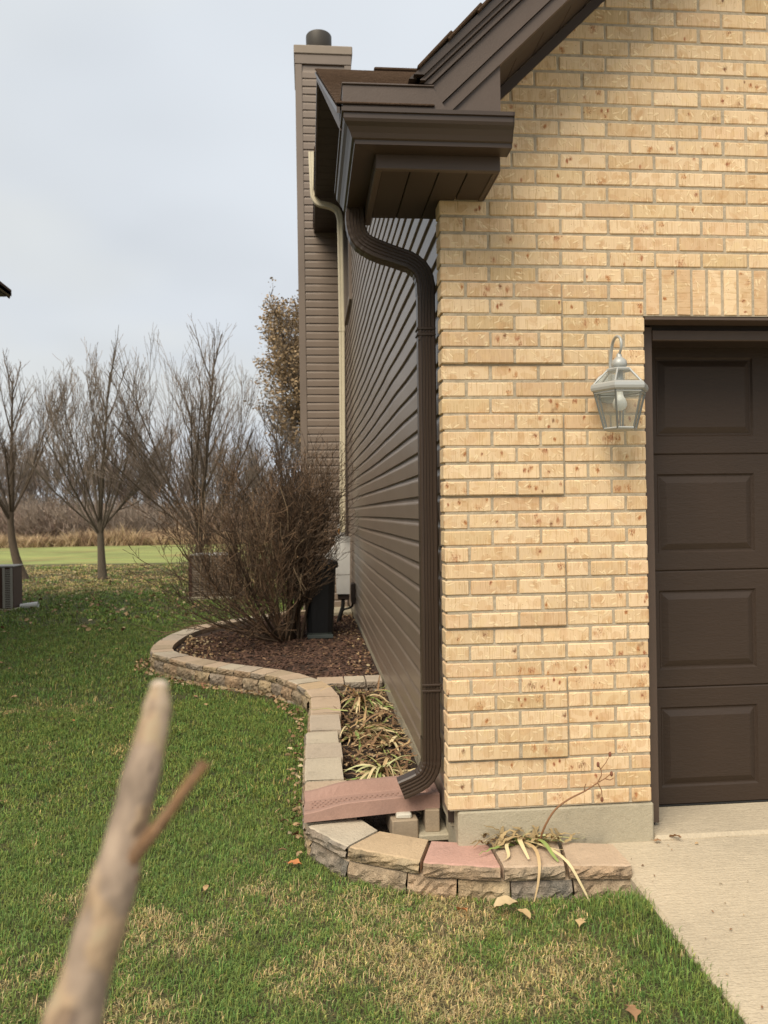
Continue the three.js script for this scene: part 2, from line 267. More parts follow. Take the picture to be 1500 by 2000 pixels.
// turf blades, denser and finer near the camera
{
  const R = rng(5);
  const tuft = (n, spread, h, w, seed, lean = 0.8) => { const Q = rng(seed), m = new MB(), C = []; for (let i = 0; i < n; i++) {
    const a = Q() * 6.28, r = Math.sqrt(Q()) * spread, x = Math.cos(a) * r, z = Math.sin(a) * r, b = Q() * 6.28, hh = h * (0.35 + 0.8 * Q() * Q() + 0.2 * Q()), l = h * lean * (0.2 + 1.1 * Q()), dx = Math.cos(b), dz = Math.sin(b), ww = w * (0.6 + 0.7 * Q()), tw = b + 1.57 + (Q() - 0.5);
    const px = Math.cos(tw) * ww, pz = Math.sin(tw) * ww, A = [x - px, -0.01, z - pz], B = [x + px, -0.01, z + pz], c1 = [x + dx * l * 0.4 + px * 0.8, hh * 0.65, z + dz * l * 0.4 + pz * 0.8], c0 = [x + dx * l * 0.4 - px * 0.8, hh * 0.65, z + dz * l * 0.4 - pz * 0.8], t = [x + dx * l, hh * (0.75 + 0.25 * Q()), z + dz * l];
    m.quad(A, B, c1, c0); m.tri(c0, c1, t);
    const v = 0.7 + 0.55 * Q(), st = Q() < 0.16, k = st ? [v * 1.6, v * 1.35, v * 1.4] : [v * (0.8 + 0.4 * Q()), v, v * (0.7 + 0.5 * Q())]; for (let q = 0; q < 9; q++) C.push(...k); } const g = m.geo(); g.setAttribute('color', new THREE.Float32BufferAttribute(C, 3)); return g; };
  const inBed = (x, z) => {                                   // the planting beds and the driveway carry no turf
    if (x > 0.652 + 0.012 * Math.sin(z * 9) + 0.02 * R() * R() && z > -0.3) return true;
    if (z < 0.28 && z > -0.45 && x > -0.56 && x < 0.66) { const e = x > -0.13 ? lerp(0.13, 0.262, clamp((x + 0.13) / 0.55)) : x > -0.41 ? lerp(-0.03, 0.13, (x + 0.41) / 0.28) : lerp(-0.28, -0.03, (x + 0.57) / 0.16); if (z < e - 0.02) return true; }
    if (z <= -0.3 && z > -3.3 && x > -0.575) return true;
    if (z <= -3.2 && z > -8.6) { const e = z > -4.3 ? lerp(-0.62, -1.6, clamp((-z - 3.2) / 1.05)) : z > -5.2 ? lerp(-1.6, -2.15, (-z - 4.3) / 0.9) : z > -6.2 ? -2.2 : lerp(-2.2, -1.2, clamp((-z - 6.2) / 1.7)); if (x > e + 0.03) return true; }
    if (x > -0.65 && z <= -8.5 && z > -12) return true;
    if (x > 0.05 && z < -0.2) return true;
    return false;
  };
  const mkMat = () => std(0xffffff, { roughness: 0.8, side: THREE.DoubleSide, vertexColors: true });
  const zones = [ // z range, x range, density, spread, height, blade half width, blades, seeds
    [1.6, -0.9, -2.2, 0.7, 2900, 0.026, 0.034, 0.0014, 9], [-0.9, -3.6, -3.3, -0.5, 1200, 0.04, 0.04, 0.0019, 10], [-3.6, -9, -5.6, -0.5, 420, 0.065, 0.045, 0.0028, 10], [-9, -18, -11, 0.0, 75, 0.12, 0.06, 0.006, 10], [-18, -30, -17, -1, 26, 0.22, 0.07, 0.012, 10]];
  zones.forEach(([z0, z1, x0, x1, den, sp, h, w, nb], zi) => {
    const n = Math.round((z0 - z1) * (x1 - x0) * den), sets = [0, 1, 2].map(() => [[], []]);
    for (let i = 0; i < n; i++) {
      const x = lerp(x0, x1, R()), z = lerp(z0, z1, R()); if (inBed(x, z)) continue;
      if (x < -0.55 - (3.29 - z) * 0.62 - 0.3) continue;
      const k = dryness(x, z), st = R() < sstep(0.22, 0.85, k) * 0.9 + 0.02, j = 0.65 + R() * 0.7, c = st ? [0.46 * j, (0.345 + 0.05 * R()) * j, 0.165 * j] : [0.156 * j * (0.75 + R() * 0.5), 0.228 * j, 0.048 * j];
      const lush = 1 - k, near = clamp(1 - Math.min(Math.abs(x - 0.6), 0.4) / 0.4) * sstep(0.2, 0.4, z) * (z < 0.8 ? 1 : 0.5);
      const s = (0.6 + R() * 0.5) * (0.6 + 0.5 * lush) * (1 + 0.5 * near * lush) * (R() < 0.012 ? 1.9 : 1); if (z < fieldEdge(x) + 0.3) continue;
      const M = new THREE.Matrix4().compose(new THREE.Vector3(x, groundY(x, z), z), new THREE.Quaternion().setFromEuler(new THREE.Euler((R() - 0.5) * 0.3, R() * 6.28, (R() - 0.5) * 0.3)), new THREE.Vector3(1, s, 1));
      const q = (R() * 3) | 0; sets[q][0].push(M); sets[q][1].push(lin(...c));
    }
    sets.forEach(([ms, cs], q) => ms.length && stuff('grass', tuft(nb, sp, h, w, 100 + zi * 3 + q), mkMat(), ms, cs, scene, 'short lawn grass, green and straw coloured'));
  });
}

// driveway and garage floor
{
  const g = new MB(), x0 = 0.655, x1 = 7, n = 40; let prev = null;
  for (let i = 0; i <= n; i++) { const z = lerp(-0.03, 9, i / n), e = x0 + 0.006 * Math.sin(z * 7) + 0.004 * Math.sin(z * 23), y = driveY(z);
    const row = [[e - 0.004, -0.5, z], [e, y - 0.012, z], [e + 0.012, y, z], [x1, y, z]];
    if (prev) for (let k = 0; k < 3; k++) g.quad(prev[k], row[k], row[k + 1], prev[k + 1]); else g.quad(row[0], row[1], [x1, -0.16, z], [x1, -0.5, z]);
    prev = row; }
  structure('driveway', boxUV(g.geo()), M_drive, 'pale concrete driveway running along the lawn');
}

// ------------------------------------------------------------------ house
const house = thing('house', 'house with cream brick garage front, brown siding along its side and a tall chimney', 'house');
const MOD = 0.0673, JT = 0.0105, BL = 0.2019, PIER = 0.855, SX = 0.04;
const gableX = (y) => 0.278 + (y - 2.976) / 0.955;          // where the rake soffit meets the brick
{ // --- brick front
  const bw = grp('brick_wall', house), R = rng(21), spare = [], cache = new Map();
  const cellUV = (g, cell, w, h, upright, fu, fv) => {
    const q = cell % BC, r = (cell / BC) | 0, p = g.attributes.position, n = g.attributes.normal, u = g.attributes.uv;
    for (let i = 0; i < p.count; i++) {
      const side = Math.abs(n.getX(i)) > 0.8; let a = (side ? p.getZ(i) : p.getX(i)) / 0.2, b = p.getY(i) / 0.062; if (upright) { a = p.getY(i) / 0.2; b = (side ? p.getZ(i) : p.getX(i)) / 0.062; }
      a = clamp(fu * a + 0.5, 0.01, 0.99); b = clamp(fv * b + 0.5, 0.02, 0.98);
      u.setXY(i, (q + a) / BC, (r + b) / BR);
    }
  };
  const brickGeo = (w, h, d, upright) => {
    const cell = (R() * BC * BR) | 0, fl = (R() * 4) | 0, key = [w.toFixed(3), h.toFixed(3), cell, fl].join();
    if (cache.has(key)) return cache.get(key);
    const g = cbox(w, h, d, 0.0035, 0.0011, R); cellUV(g, cell, w, h, upright, fl & 1 ? 1 : -1, fl & 2 ? 1 : -1); cache.set(key, g); return g;
  };
  const put = (x0, x1, y0, y1, proud, shown, upright = false) => {
    const w = x1 - x0, h = y1 - y0, d = 0.09, g = brickGeo(w, h, d, upright), z = proud - d / 2 + (R() - 0.5) * 0.003;
    if (shown) { const b = part('brick', g, M_brick, bw); b.position.set((x0 + x1) / 2, (y0 + y1) / 2 + (R() - 0.5) * 0.0015, z); b.rotation.z = (R() - 0.5) * 0.006; b.rotation.y = (R() - 0.5) * 0.006; }
    else { const e = g.clone(); e.translate((x0 + x1) / 2, (y0 + y1) / 2, z); spare.push(e); }
  };
  const quoin = (k) => k >= 3 && k <= 31 && (k - 3) % 8 < 5 && k < 32;
  for (let k = 0; k < 66; k++) {
    const y0 = k * MOD + JT / 2, y1 = (k + 1) * MOD - JT / 2, odd = k % 2, edges = [];
    if (k < 33) {
      if (k < 30 || k < 33) {
        const L = quoin(k) ? (odd ? [0.101, 0.2019, 0.2019, 0.2019, 0.148] : [0.2019, 0.2019, 0.101, 0.101, 0.161, 0.088]) : odd ? [0.101, 0.2019, 0.2019, 0.2019, 0.148] : [0.2019, 0.2019, 0.2019, 0.161, 0.088];
        let x = 0; for (const l of L) { edges.push([x, x + l]); x += l; }
        for (const [a, b] of edges) {
          const q = quoin(k) && b < 0.51, x0 = a + (a === 0 ? 0 : JT / 2), x1 = b > 0.85 ? PIER : b - JT / 2;
          put(x0 + (R() - 0.5) * 0.003, x1 + (b > 0.85 ? (R() - 0.5) * 0.004 : (R() - 0.5) * 0.003), y0, y1, q ? 0.012 : 0, true);
        }
      }
    } else {
      let x = 0, first = true;
      while (x < 3.2) {
        const l = first && odd ? 0.101 : BL, a = x + (first ? 0 : JT / 2), b = x + l - JT / 2; first = false; x += l;
        const lim = gableX(k * MOD) - 0.16; if (b < lim || (k > 39 && b < 0.1)) continue;
        const shown = a < 1.62 && k < 52;
        put(Math.max(a, k > 38 ? lim : 0) + (R() - 0.5) * 0.003, b + (R() - 0.5) * 0.003, y0, y1, 0, shown);
      }
    }
  }
  for (let i = 0; i < 34; i++) { const x = PIER + 0.012 + i * MOD; put(x, x + MOD - 0.0105, 30 * MOD + 0.006, 33 * MOD - JT / 2, 0.0, x < 1.5, true); }
  const sp = part('brick', mergeGeometries(spare), M_brick, bw); sp.userData.kind = 'stuff';
  const mortar = [prism([[0.006, 0.002], [PIER - 0.004, 0.002], [PIER - 0.004, 30 * MOD + 0.002], [3.2, 30 * MOD + 0.006], [3.2, 5.86], [0.006, 2.82]], -0.09, -0.0038)];
  for (let b = 0; b < 4; b++) mortar.push(boxAt(0.008, 0.5, (3 + 8 * b) * MOD + 0.006, (8 + 8 * b) * MOD - 0.006, -0.02, 0.008, 0.001));
  part('mortar', mergeGeometries(mortar.map((g) => g.toNonIndexed ? (g.index ? g.toNonIndexed() : g) : g)), M_mortar, bw);
}
{ // --- foundation and garage slab
  const f = new MB(), n = 24, R = rng(9);
  const g = boxAt(0.041, PIER + 0.012, -0.6, -0.003, -0.32, -0.003, 0.008); part('foundation', g, M_found, house, 'grey concrete foundation under the brick pier');
  part('foundation', boxAt(0.052, 0.4, -0.7, -0.055, -8.6, -0.325, 0.006), M_found, house);
  part('garage_floor', boxAt(PIER + 0.014, 4.2, -0.5, -0.146, -1.2, -0.004, 0.014), M_drive, house);
}
{ // --- inner body that closes the house
  const sh = [prism([[0.06, -0.5], [PIER + 0.02, -0.5], [PIER + 0.02, 2.03], [3.5, 2.03], [3.5, 5.5], [0.06, 2.55]], -0.34, -0.1)];
  part('sheathing', mergeGeometries(sh), M_black, house);
  const side = new MB();
  part('sheathing', prism([[0.1, -0.5], [8.6, -0.5], [8.6, 5.28], [4.45, 5.28], [0.36, 2.95], [0.3, 2.5], [0.1, 2.45]], -0.02, 0).rotateY(Math.PI / 2).translate(0.075, 0, 0), M_black, house);
  part('rear_wall', boxAt(0.07, 8, -0.5, 5.4, -13, -8.62), M_siding, house);
  part('inner_wall', boxAt(0.08, 8, -0.5, 3, -8.6, -2.2), M_black, house);
  part('upper_wall', boxAt(0.08, 8, 3, 5.3, -8.6, -4.6), M_siding, house);
}
// lap siding board: flat face above a butt edge and a cove under the next board
function board(L, h, map, segs) {
  const P = [[0, 0], [0, 0.0145], [0.002, 0.0155], [h * 0.66, 0.0135], [h * 0.72, 0.0115], [h * 0.8, 0.006], [h * 0.9, 0.003], [h * 1.06, 0.0015]], m = new MB();
  for (let i = 0; i < segs; i++) for (let k = 0; k < P.length - 1; k++) {
    const a = (L * i) / segs, b = (L * (i + 1)) / segs, [y0, o0] = P[k], [y1, o1] = P[k + 1];
    m.quad(map(a, y0, o0), map(b, y0, o0), map(b, y1, o1), map(a, y1, o1), [a, y0], [b, y0], [b, y1], [a, y1]);
  }
  return m.geo();
}
const PITCH = 0.1143, roofTop = (z) => (z > -4.4 ? 2.82 + 0.568 * (0.1 - z) : 5.376);
{ // --- side wall
  const w = grp('siding_wall', house), R = rng(31);
  const bow = (z, y) => 0.007 * Math.exp(-(((z + 4.2) / 1.5) ** 2)) * Math.sin(y * 1.9) + 0.003 * Math.sin(z * 1.3 + y * 2.2) + 0.0016 * Math.sin(z * 5 + y * 9);
  for (let i = 0; i < 48; i++) {
    const y0 = -0.072 + i * PITCH; let zn = -0.1;
    const top = y0 + PITCH * 0.5; if (top > 2.6) zn = Math.min(-0.12, 0.1 - (top - 2.72) / 0.568);
    const zf = -8.585, L = zn - zf; if (L < 0.3) continue;
    const dy = (R() - 0.5) * 0.003, ph = R() * 6;
    const cut = zn - lerp(2.2, 5.2, hash(i >> 1, 7, 3)), pieces = L > 3.5 ? [[zn, cut - 0.02, 0], [cut, zf, -0.0012]] : [[zn, zf, 0]];
    for (const [za, zb, off] of pieces) { const geo = board(za - zb, PITCH, (a, y, o) => { const z = za - a; return [SX - o - 0.002 - off - bow(z, y0 + y), y0 + y + dy + 0.002 * Math.sin(z * 0.9 + ph), z]; }, 12); part('siding_board', geo, M_siding, w); }
  }
  part('corner_trim', boxAt(SX - 0.024, SX + 0.02, -0.08, 2.5, -0.108, -0.096, 0.002), M_trimDark, w);
  part('corner_trim', boxAt(SX - 0.045, SX + 0.02, -0.1, 5.35, -8.6, -8.55, 0.004), M_trimDark, w);
  part('starter_strip', boxAt(SX - 0.012, SX + 0.03, -0.1, -0.066, -8.58, -0.11, 0.002), M_found, w);
  const win = grp('window', house), fr = new MB();
  const a = [-8.1, -6.72, 3.84, 5.2];
  for (const [z0, z1, y0, y1] of [[a[0], a[0] + 0.09, a[2], a[3]], [a[1] - 0.09, a[1], a[2], a[3]], [a[0] + 0.09, a[1] - 0.09, a[2], a[2] + 0.09], [a[0] + 0.09, a[1] - 0.09, a[3] - 0.09, a[3]]]) part('frame', boxAt(SX - 0.05, SX + 0.02, y0, y1, z0, z1, 0.004), M_post, win);
  part('pane', boxAt(SX - 0.022, SX - 0.014, a[2] + 0.09, a[3] - 0.09, a[0] + 0.09, a[1] - 0.09, 0.001), std(lin(0.03, 0.035, 0.04), { roughness: 0.06 }), win);
}
{ // --- chimney
  const c = grp('chimney', house), z = -8.6, x0 = -0.642, x1 = 0.168, y1 = 7.72, R = rng(8);
  for (let i = 0; i < 69; i++) { const y0 = -0.25 + i * PITCH; if (y0 + PITCH > y1 + 0.05) break; const xr = y0 > 5.3 ? x1 - 0.1 : SX - 0.03, xl = x0 + 0.098;
    part('siding_board', board(xr - xl, PITCH, (a, y, o) => [xl + a, Math.min(y0 + y, y1), z + 0.002 + o + 0.0015 * Math.sin(a * 7 + i * 1.7)], 3), M_chimSiding, c); }
  part('corner_post', boxAt(x0, x0 + 0.1, -0.4, y1, z - 0.1, z + 0.024, 0.006), M_post, c);
  part('corner_post', boxAt(x1 - 0.1, x1, 5.3, y1, z - 0.1, z + 0.024, 0.006), M_post, c);
  part('chase', boxAt(x0 + 0.005, x1 - 0.005, -0.5, y1, z - 0.98, z - 0.001, 0.004), M_chimSiding, c);
  part('frieze_board', boxAt(x0 - 0.004, x1 + 0.004, y1, 7.86, z - 1, z + 0.03, 0.006), M_post, c);
  part('cap', boxAt(x0 - 0.016, x1 + 0.02, 7.86, 7.99, z - 1.02, z + 0.045, 0.012), std(lin(0.31, 0.25, 0.19), { map: rep(T_var, 1), roughness: 0.7 }), c);
  const fl = part('flue', lathe([[0.0, 0], [0.19, 0], [0.19, 0.34], [0.18, 0.355], [0.165, 0.355], [0.165, 0.1], [0, 0.1]], 40), std(lin(0.085, 0.075, 0.062), { roughness: 0.55, metalness: 0.3, map: rep(T_var, 2) }), c); fl.position.set(-0.287, 7.99, -8.95);
}
{ // --- roof, rakes, cornice return and gutters
  const roof = grp('roof', house), s = Math.atan(0.568), cs = Math.cos(s), sn = Math.sin(s), R = rng(55);
  for (let i = 0; i < 38; i++) { // shingle courses of the front slope
    const t = i * 0.142, z = 0.32 - t * cs, y = roofTop(0.32) + t * sn + 0.012; if (z < -4.42) break;
    const wd = z > -0.12 ? 0.36 : 3.6, g = cbox(wd, 0.009, 0.168, 0.003); g.rotateX(s - 0.03); g.translate(-0.425 + wd / 2, y + 0.07 * sn, z - 0.07 * cs); part('shingle_course', boxUV(g, R(), R()), M_shingle, roof);
  }
  const slab = (zA, zB, x0, x1, drop, mat, name, nm = roof) => { const m = new MB(), yA = roofTop(zA), yB = roofTop(zB); const b = (x, y, zz) => [x, y, zz];
    const A = [b(x0, yA, zA), b(x1, yA, zA), b(x1, yB, zB), b(x0, yB, zB)], B = A.map(([x, y, zz]) => [x, y - drop, zz]);
    m.quad(...A); m.quad(B[3], B[2], B[1], B[0]); for (let i = 0; i < 4; i++) m.quad(B[i], B[(i + 1) % 4], A[(i + 1) % 4], A[i]); return part(name, m.geo(true), mat, nm); };
  slab(0.31, -0.1, -0.385, -0.1, 0.08, M_soffit, 'roof_deck'); slab(-0.1, -4.4, -0.385, 3.2, 0.08, M_soffit, 'roof_deck');
  slab(0.3, -4.41, -0.412, -0.384, 0.088, M_trim, 'rake_board');
  slab(0.34, -4.43, -0.424, -0.4125, 0.022, M_gutter, 'drip_edge');
  for (let i = 0; i < 22; i++) { const zA = -0.3 - i * 0.186, zB = zA - 0.181; if (zB < -4.4) break; const m = new MB(), y = (z) => roofTop(z) - 0.084; const A = [[-0.383, y(zA), zA], [SX + 0.02, y(zA), zA], [SX + 0.02, y(zB), zB], [-0.383, y(zB), zB]], B = A.map(([x, yy, z]) => [x, yy - 0.008, z]); m.quad(...A); m.quad(...B.slice().reverse()); for (let k = 0; k < 4; k++) m.quad(B[k], B[(k + 1) % 4], A[(k + 1) % 4], A[k]); part('soffit_panel', m.geo(true), M_soffit, roof); }
  for (let i = 0; i < 22; i++) { const zA = -4.41 - i * 0.19, zB = zA - 0.185; part('soffit_panel', boxAt(-0.383, SX + 0.03, 5.288, 5.298, zB, zA, 0.001), M_soffit, roof); }
  part('fascia', boxAt(-0.408, -0.384, 5.282, 5.406, -8.58, -4.412, 0.003), M_trim, roof);
  part('fascia_end', boxAt(-0.405, -0.345, 5.29, 5.56, -8.59, -8.52, 0.004), M_post, roof);
  part('ridge_cap', boxAt(0.13, 2.2, 5.378, 5.411, -4.56, -4.36, 0.01), M_shingle, roof);
  part('rear_roof', prism([[-0.42, 5.36], [8.5, 5.36], [8.5, 5.42], [4.2, 7.9], [-0.42, 5.42]], -12.4, -6.1), M_shingle, roof);
  part('ridge_flat', boxAt(-0.385, 3.4, 5.306, 5.386, -6.1, -4.405, 0.003), M_shingle, roof);
  // front gable: shingle courses stepping up the rake
  const ga = Math.atan(0.958), gc = Math.cos(ga), gs = Math.sin(ga), L0 = [0.192, 2.882];
  const P = (t, n) => [L0[0] + t * gc - n * gs, L0[1] + t * gs + n * gc];           // along the rake, out of it
  for (let i = -1; i < 23; i++) { const t = -0.105 + i * 0.153, p = P(t + 0.08, 0.186), dp = clamp(0.365 + (p[1] - 2.9) / 0.568, 0.25, 2.6), g = cbox(0.185, 0.011, dp, 0.003); g.rotateZ(ga + 0.055); g.translate(p[0], p[1], 0.365 - dp / 2); part('shingle_course', boxUV(g, R(), R()), M_shingle, roof); }
  const cut = (n, y) => -(2.882 - y + n * gc) / gs, strip = (name, n0, n1, y, tB, z0, z1, mat, par = roof) => part(name, prism([P(cut(n0, y), n0), P(tB, n0), P(tB, n1), P(cut(n1, y), n1)], z0, z1), mat, par);
  strip('gable_deck', 0.165, 0.183, 2.8, 3.4, -0.12, 0.33, M_trimDark); strip('rake_base', 0.0, 0.164, 2.7, 3.4, 0.2, 0.279, M_trimDark);
  strip('drip_edge', 0.15, 0.176, 2.805, 3.4, 0.33, 0.352, M_gutter);
  strip('rake_trim', 0.136, 0.1495, 2.79, 3.4, 0.28, 0.342, M_trim);
  strip('rake_trim', 0.1135, 0.133, 2.783, 3.4, 0.28, 0.33, M_trim);
  strip('rake_board', 0.042, 0.111, 2.668, 3.4, 0.28, 0.318, M_trim);
  strip('rake_board', 0.0, 0.04, 2.668, 3.4, 0.28, 0.308, M_trim);
  for (let i = 0; i < 16; i++) { const a = -0.02 + i * 0.152, b = a + 0.1475, m = new MB(); const q = (t, n, z) => [...P(t, n), z]; const A = [q(a, 0.014, 0.282), q(b, 0.014, 0.282), q(b, 0.014, -0.02), q(a, 0.014, -0.02)], B = A.map((v, k) => { const t = k === 0 || k === 3 ? a : b; return q(t, 0.004, v[2]); }); m.quad(...A); m.quad(...B.slice().reverse()); for (let k = 0; k < 4; k++) m.quad(B[k], B[(k + 1) % 4], A[(k + 1) % 4], A[k]); part('soffit_panel', m.geo(true), M_soffit, roof); }
  part('frieze_board', prism([P(-0.12, 0), P(3.4, 0), P(3.4, -0.035), P(-0.12, -0.035)], -0.01, 0.014), M_soffit, roof);
  // cornice return at the corner
  const co = grp('cornice', house);
  part('return_panel', prism([[-0.398, 2.655], [0.188, 2.655], [0.188, 2.884], [0.05, 2.83], [-0.1, 2.77], [-0.398, 2.735]], 0.262, 0.297), M_trim, co);
  part('return_panel', prism([[-0.401, 2.645], [-0.02, 2.645], [-0.02, 2.69], [-0.07, 2.772], [-0.401, 2.772]], 0.1, 0.326), M_trim, co);
  part('return_lip', boxAt(-0.398, 0.185, 2.648, 2.662, 0.29, 0.334, 0.003), M_trim, co);
  part('return_cap', boxAt(-0.404, -0.066, 2.7725, 2.7795, 0.1, 0.332, 0.002), M_trim, co);
  part('fascia', boxAt(-0.283, 0.184, 2.482, 2.66, 0.272, 0.298, 0.003), M_trim, co);
  part('fascia', boxAt(-0.284, -0.258, 2.482, 2.66, -0.3, 0.2715, 0.003), M_trim, co);
  for (let i = 0; i < 4; i++) { const a = -0.258 + i * 0.1085; part('soffit_panel', boxAt(a, a + 0.1045, 2.487, 2.496, a > 0.01 ? 0.002 : -0.22, 0.2715, 0.002), M_soffit, co); }
  part('return_side', boxAt(0.178, 0.186, 2.484, 2.884, 0.002, 0.2715, 0.002), M_trim, co);
  part('soffit_edge', boxAt(0.16, 0.1775, 2.483, 2.497, 0.002, 0.2715, 0.002), M_trim, co);
  part('soffit_backing', boxAt(-0.257, -0.004, 2.4965, 2.515, -0.24, -0.001, 0.002), M_black, co); part('roof_deck', prism([[-0.28, 2.5], [0.17, 2.5], [0.17, 2.66], [-0.28, 2.66]], 0.0, 0.27), M_black, co);
  // K style gutter with a mitred corner
  const gut = grp('gutter', house), K = [[0.0, 0.112], [0.0, 0.0], [0.078, 0.0], [0.08, 0.014], [0.088, 0.018], [0.094, 0.034], [0.104, 0.052], [0.115, 0.064], [0.119, 0.074], [0.119, 0.092], [0.126, 0.094], [0.126, 0.108], [0.113, 0.108], [0.11, 0.07], [0.085, 0.03], [0.074, 0.006], [0.006, 0.006], [0.006, 0.112]];
  const cx = -0.285, cz = 0.3, gy = 2.535, xe = 0.205, ze = -0.33;
  const runF = new MB(), runS = new MB();
  for (let i = 0; i < K.length; i++) { const [o0, y0] = K[i], [o1, y1] = K[(i + 1) % K.length];
    runF.quad([cx - o0, gy + y0, cz + o0], [xe, gy + y0, cz + o0], [xe, gy + y1, cz + o1], [cx - o1, gy + y1, cz + o1]);
    runS.quad([cx - o0, gy + y0, ze], [cx - o0, gy + y0, cz + o0], [cx - o1, gy + y1, cz + o1], [cx - o1, gy + y1, ze]); }
  part('gutter_run', runF.geo(true), M_gutter, gut); part('gutter_run', runS.geo(true), M_gutter, gut);
  const prof = K.slice(0, 12).map(([o, y]) => [o, y]);
  part('end_cap', prism(prof, -0.0025, 0.0025).rotateY(-Math.PI / 2).translate(xe + 0.001, gy, cz), M_gutter, gut);
  part('end_cap', prism(prof.map(([o, y]) => [-o, y]), -0.0025, 0.0025).translate(cx, gy, ze), M_gutter, gut);
  part('miter_strip', prism(prof.map(([o, y]) => [o * 1.414, y]), -0.001, 0.001).rotateY(-Math.PI * 0.75).translate(cx, gy, cz), M_gutter, gut);
}
{ // --- garage door in its opening
  const fr = grp('door_frame', house);
  part('jamb_trim', boxAt(0.86, 0.932, -0.128, 2.0, -0.128, -0.102, 0.003), M_trim, fr);
  part('jamb', boxAt(0.86, 0.926, -0.146, 2.0, -0.42, -0.1285, 0.003), M_trimDark, fr);
  part('head_trim', boxAt(0.9325, 3.4, 1.942, 1.986, -0.128, -0.102, 0.003), M_trim, fr);
  part('head_jamb', boxAt(0.93, 3.4, 1.958, 2.05, -0.6, -0.1285, 0.003), M_trimDark, fr);
  part('lintel', mergeGeometries([boxAt(0.858, 3.4, 2.0055, 2.0165, -0.1, 0.001, 0.001)]), M_trim, fr);
  const d = grp('garage_door', house, 'dark brown sectional garage door with raised panels'), Y = [-0.141, 0.397, 0.932, 1.466, 2.0], z = -0.33;
  for (let s = 0; s < 4; s++) {
    const sec = grp('door_section', d), y0 = Y[s] + 0.0008, y1 = Y[s + 1] - 0.0008, m = new MB(), x0 = 0.95, x1 = 3.4, px = [1.045, 1.645, 2.245, 2.845], pw = 0.466, pb = y0 + 0.082, pt = y1 - 0.088;
    const Q = (a, b, c, e, za, zb) => m.quad([a, c, za], [b, c, za], [b, e, zb], [a, e, zb]);
    Q(x0, x1, y0 + 0.006, pb, z, z); Q(x0, x1, pt, y1 - 0.006, z, z); Q(x0, x1, y0, y0 + 0.006, z - 0.005, z); Q(x0, x1, y1 - 0.006, y1, z, z - 0.005);
    let x = x0; for (const p of [...px, null]) { const e = p ?? x1; Q(x, e, pb, pt, z, z); x = p + pw; }
    Q(x0, x1, y0, y1, z - 0.04, z - 0.04);
    part('frame', m.geo(true), M_door, sec);
    for (const p of px) { // ogee groove and raised field
      const q = new MB(), L = [[0, 0], [0.008, -0.0085], [0.014, -0.0085], [0.042, 0.004], [0.046, 0.004]];
      for (let i = 0; i < L.length - 1; i++) { const [a, za] = L[i], [b, zb] = L[i + 1]; const r = (o, zz) => [[p + o, pb + o, z + zz], [p + pw - o, pb + o, z + zz], [p + pw - o, pt - o, z + zz], [p + o, pt - o, z + zz]]; const A = r(a, za), B = r(b, zb); for (let k = 0; k < 4; k++) q.quad(A[k], A[(k + 1) % 4], B[(k + 1) % 4], B[k]); }
      const o = 0.046; q.quad([p + o, pb + o, z + 0.004], [p + pw - o, pb + o, z + 0.004], [p + pw - o, pt - o, z + 0.004], [p + o, pt - o, z + 0.004]);
      part('door_panel', q.geo(true), M_door, sec);
    }
  }
  part('weather_seal', boxAt(0.95, 3.4, -0.1465, -0.139, -0.36, -0.325, 0.002), M_black, d);
  part('garage_interior', boxAt(0.95, 3.4, -0.146, 2.03, -0.46, -0.4), M_black, house);
}

// ------------------------------------------------------------------ retaining wall
const M_stone = [[0.6, 0.52, 0.4], [0.62, 0.46, 0.29], [0.6, 0.36, 0.29], [0.6, 0.46, 0.33], [0.55, 0.46, 0.36], [0.5, 0.39, 0.27]].map((c) => std(lin(...c), { map: rep(T_conc, 1.6), bumpMap: rep(T_rough, 4), bumpScale: 0.005, roughness: 0.95 }));
const T_split = tex(512, 512, (u, v) => { const a = fbm(u * 7, v * 7, 4, 7, 21), b = fbm(u * 18, v * 18, 4, 18, 41); const g = vn(u * 110, v * 110, 110, 61), n = 0.74 + 0.9 * (a - 0.5) + 0.6 * (b - 0.5) + (g > 0.86 ? 0.28 : g < 0.12 ? -0.3 : 0), w = 0.12 * (fbm(u * 5, v * 5, 3, 5, 71) - 0.5); return [n + w, n, n - w * 0.8]; });
const M_split = [[0.52, 0.39, 0.235], [0.43, 0.33, 0.22], [0.48, 0.34, 0.215], [0.38, 0.31, 0.235]].map((c) => std(lin(...c), { map: rep(T_split, 1.8), bumpMap: rep(T_rough, 3), bumpScale: 0.011, roughness: 0.97 }));
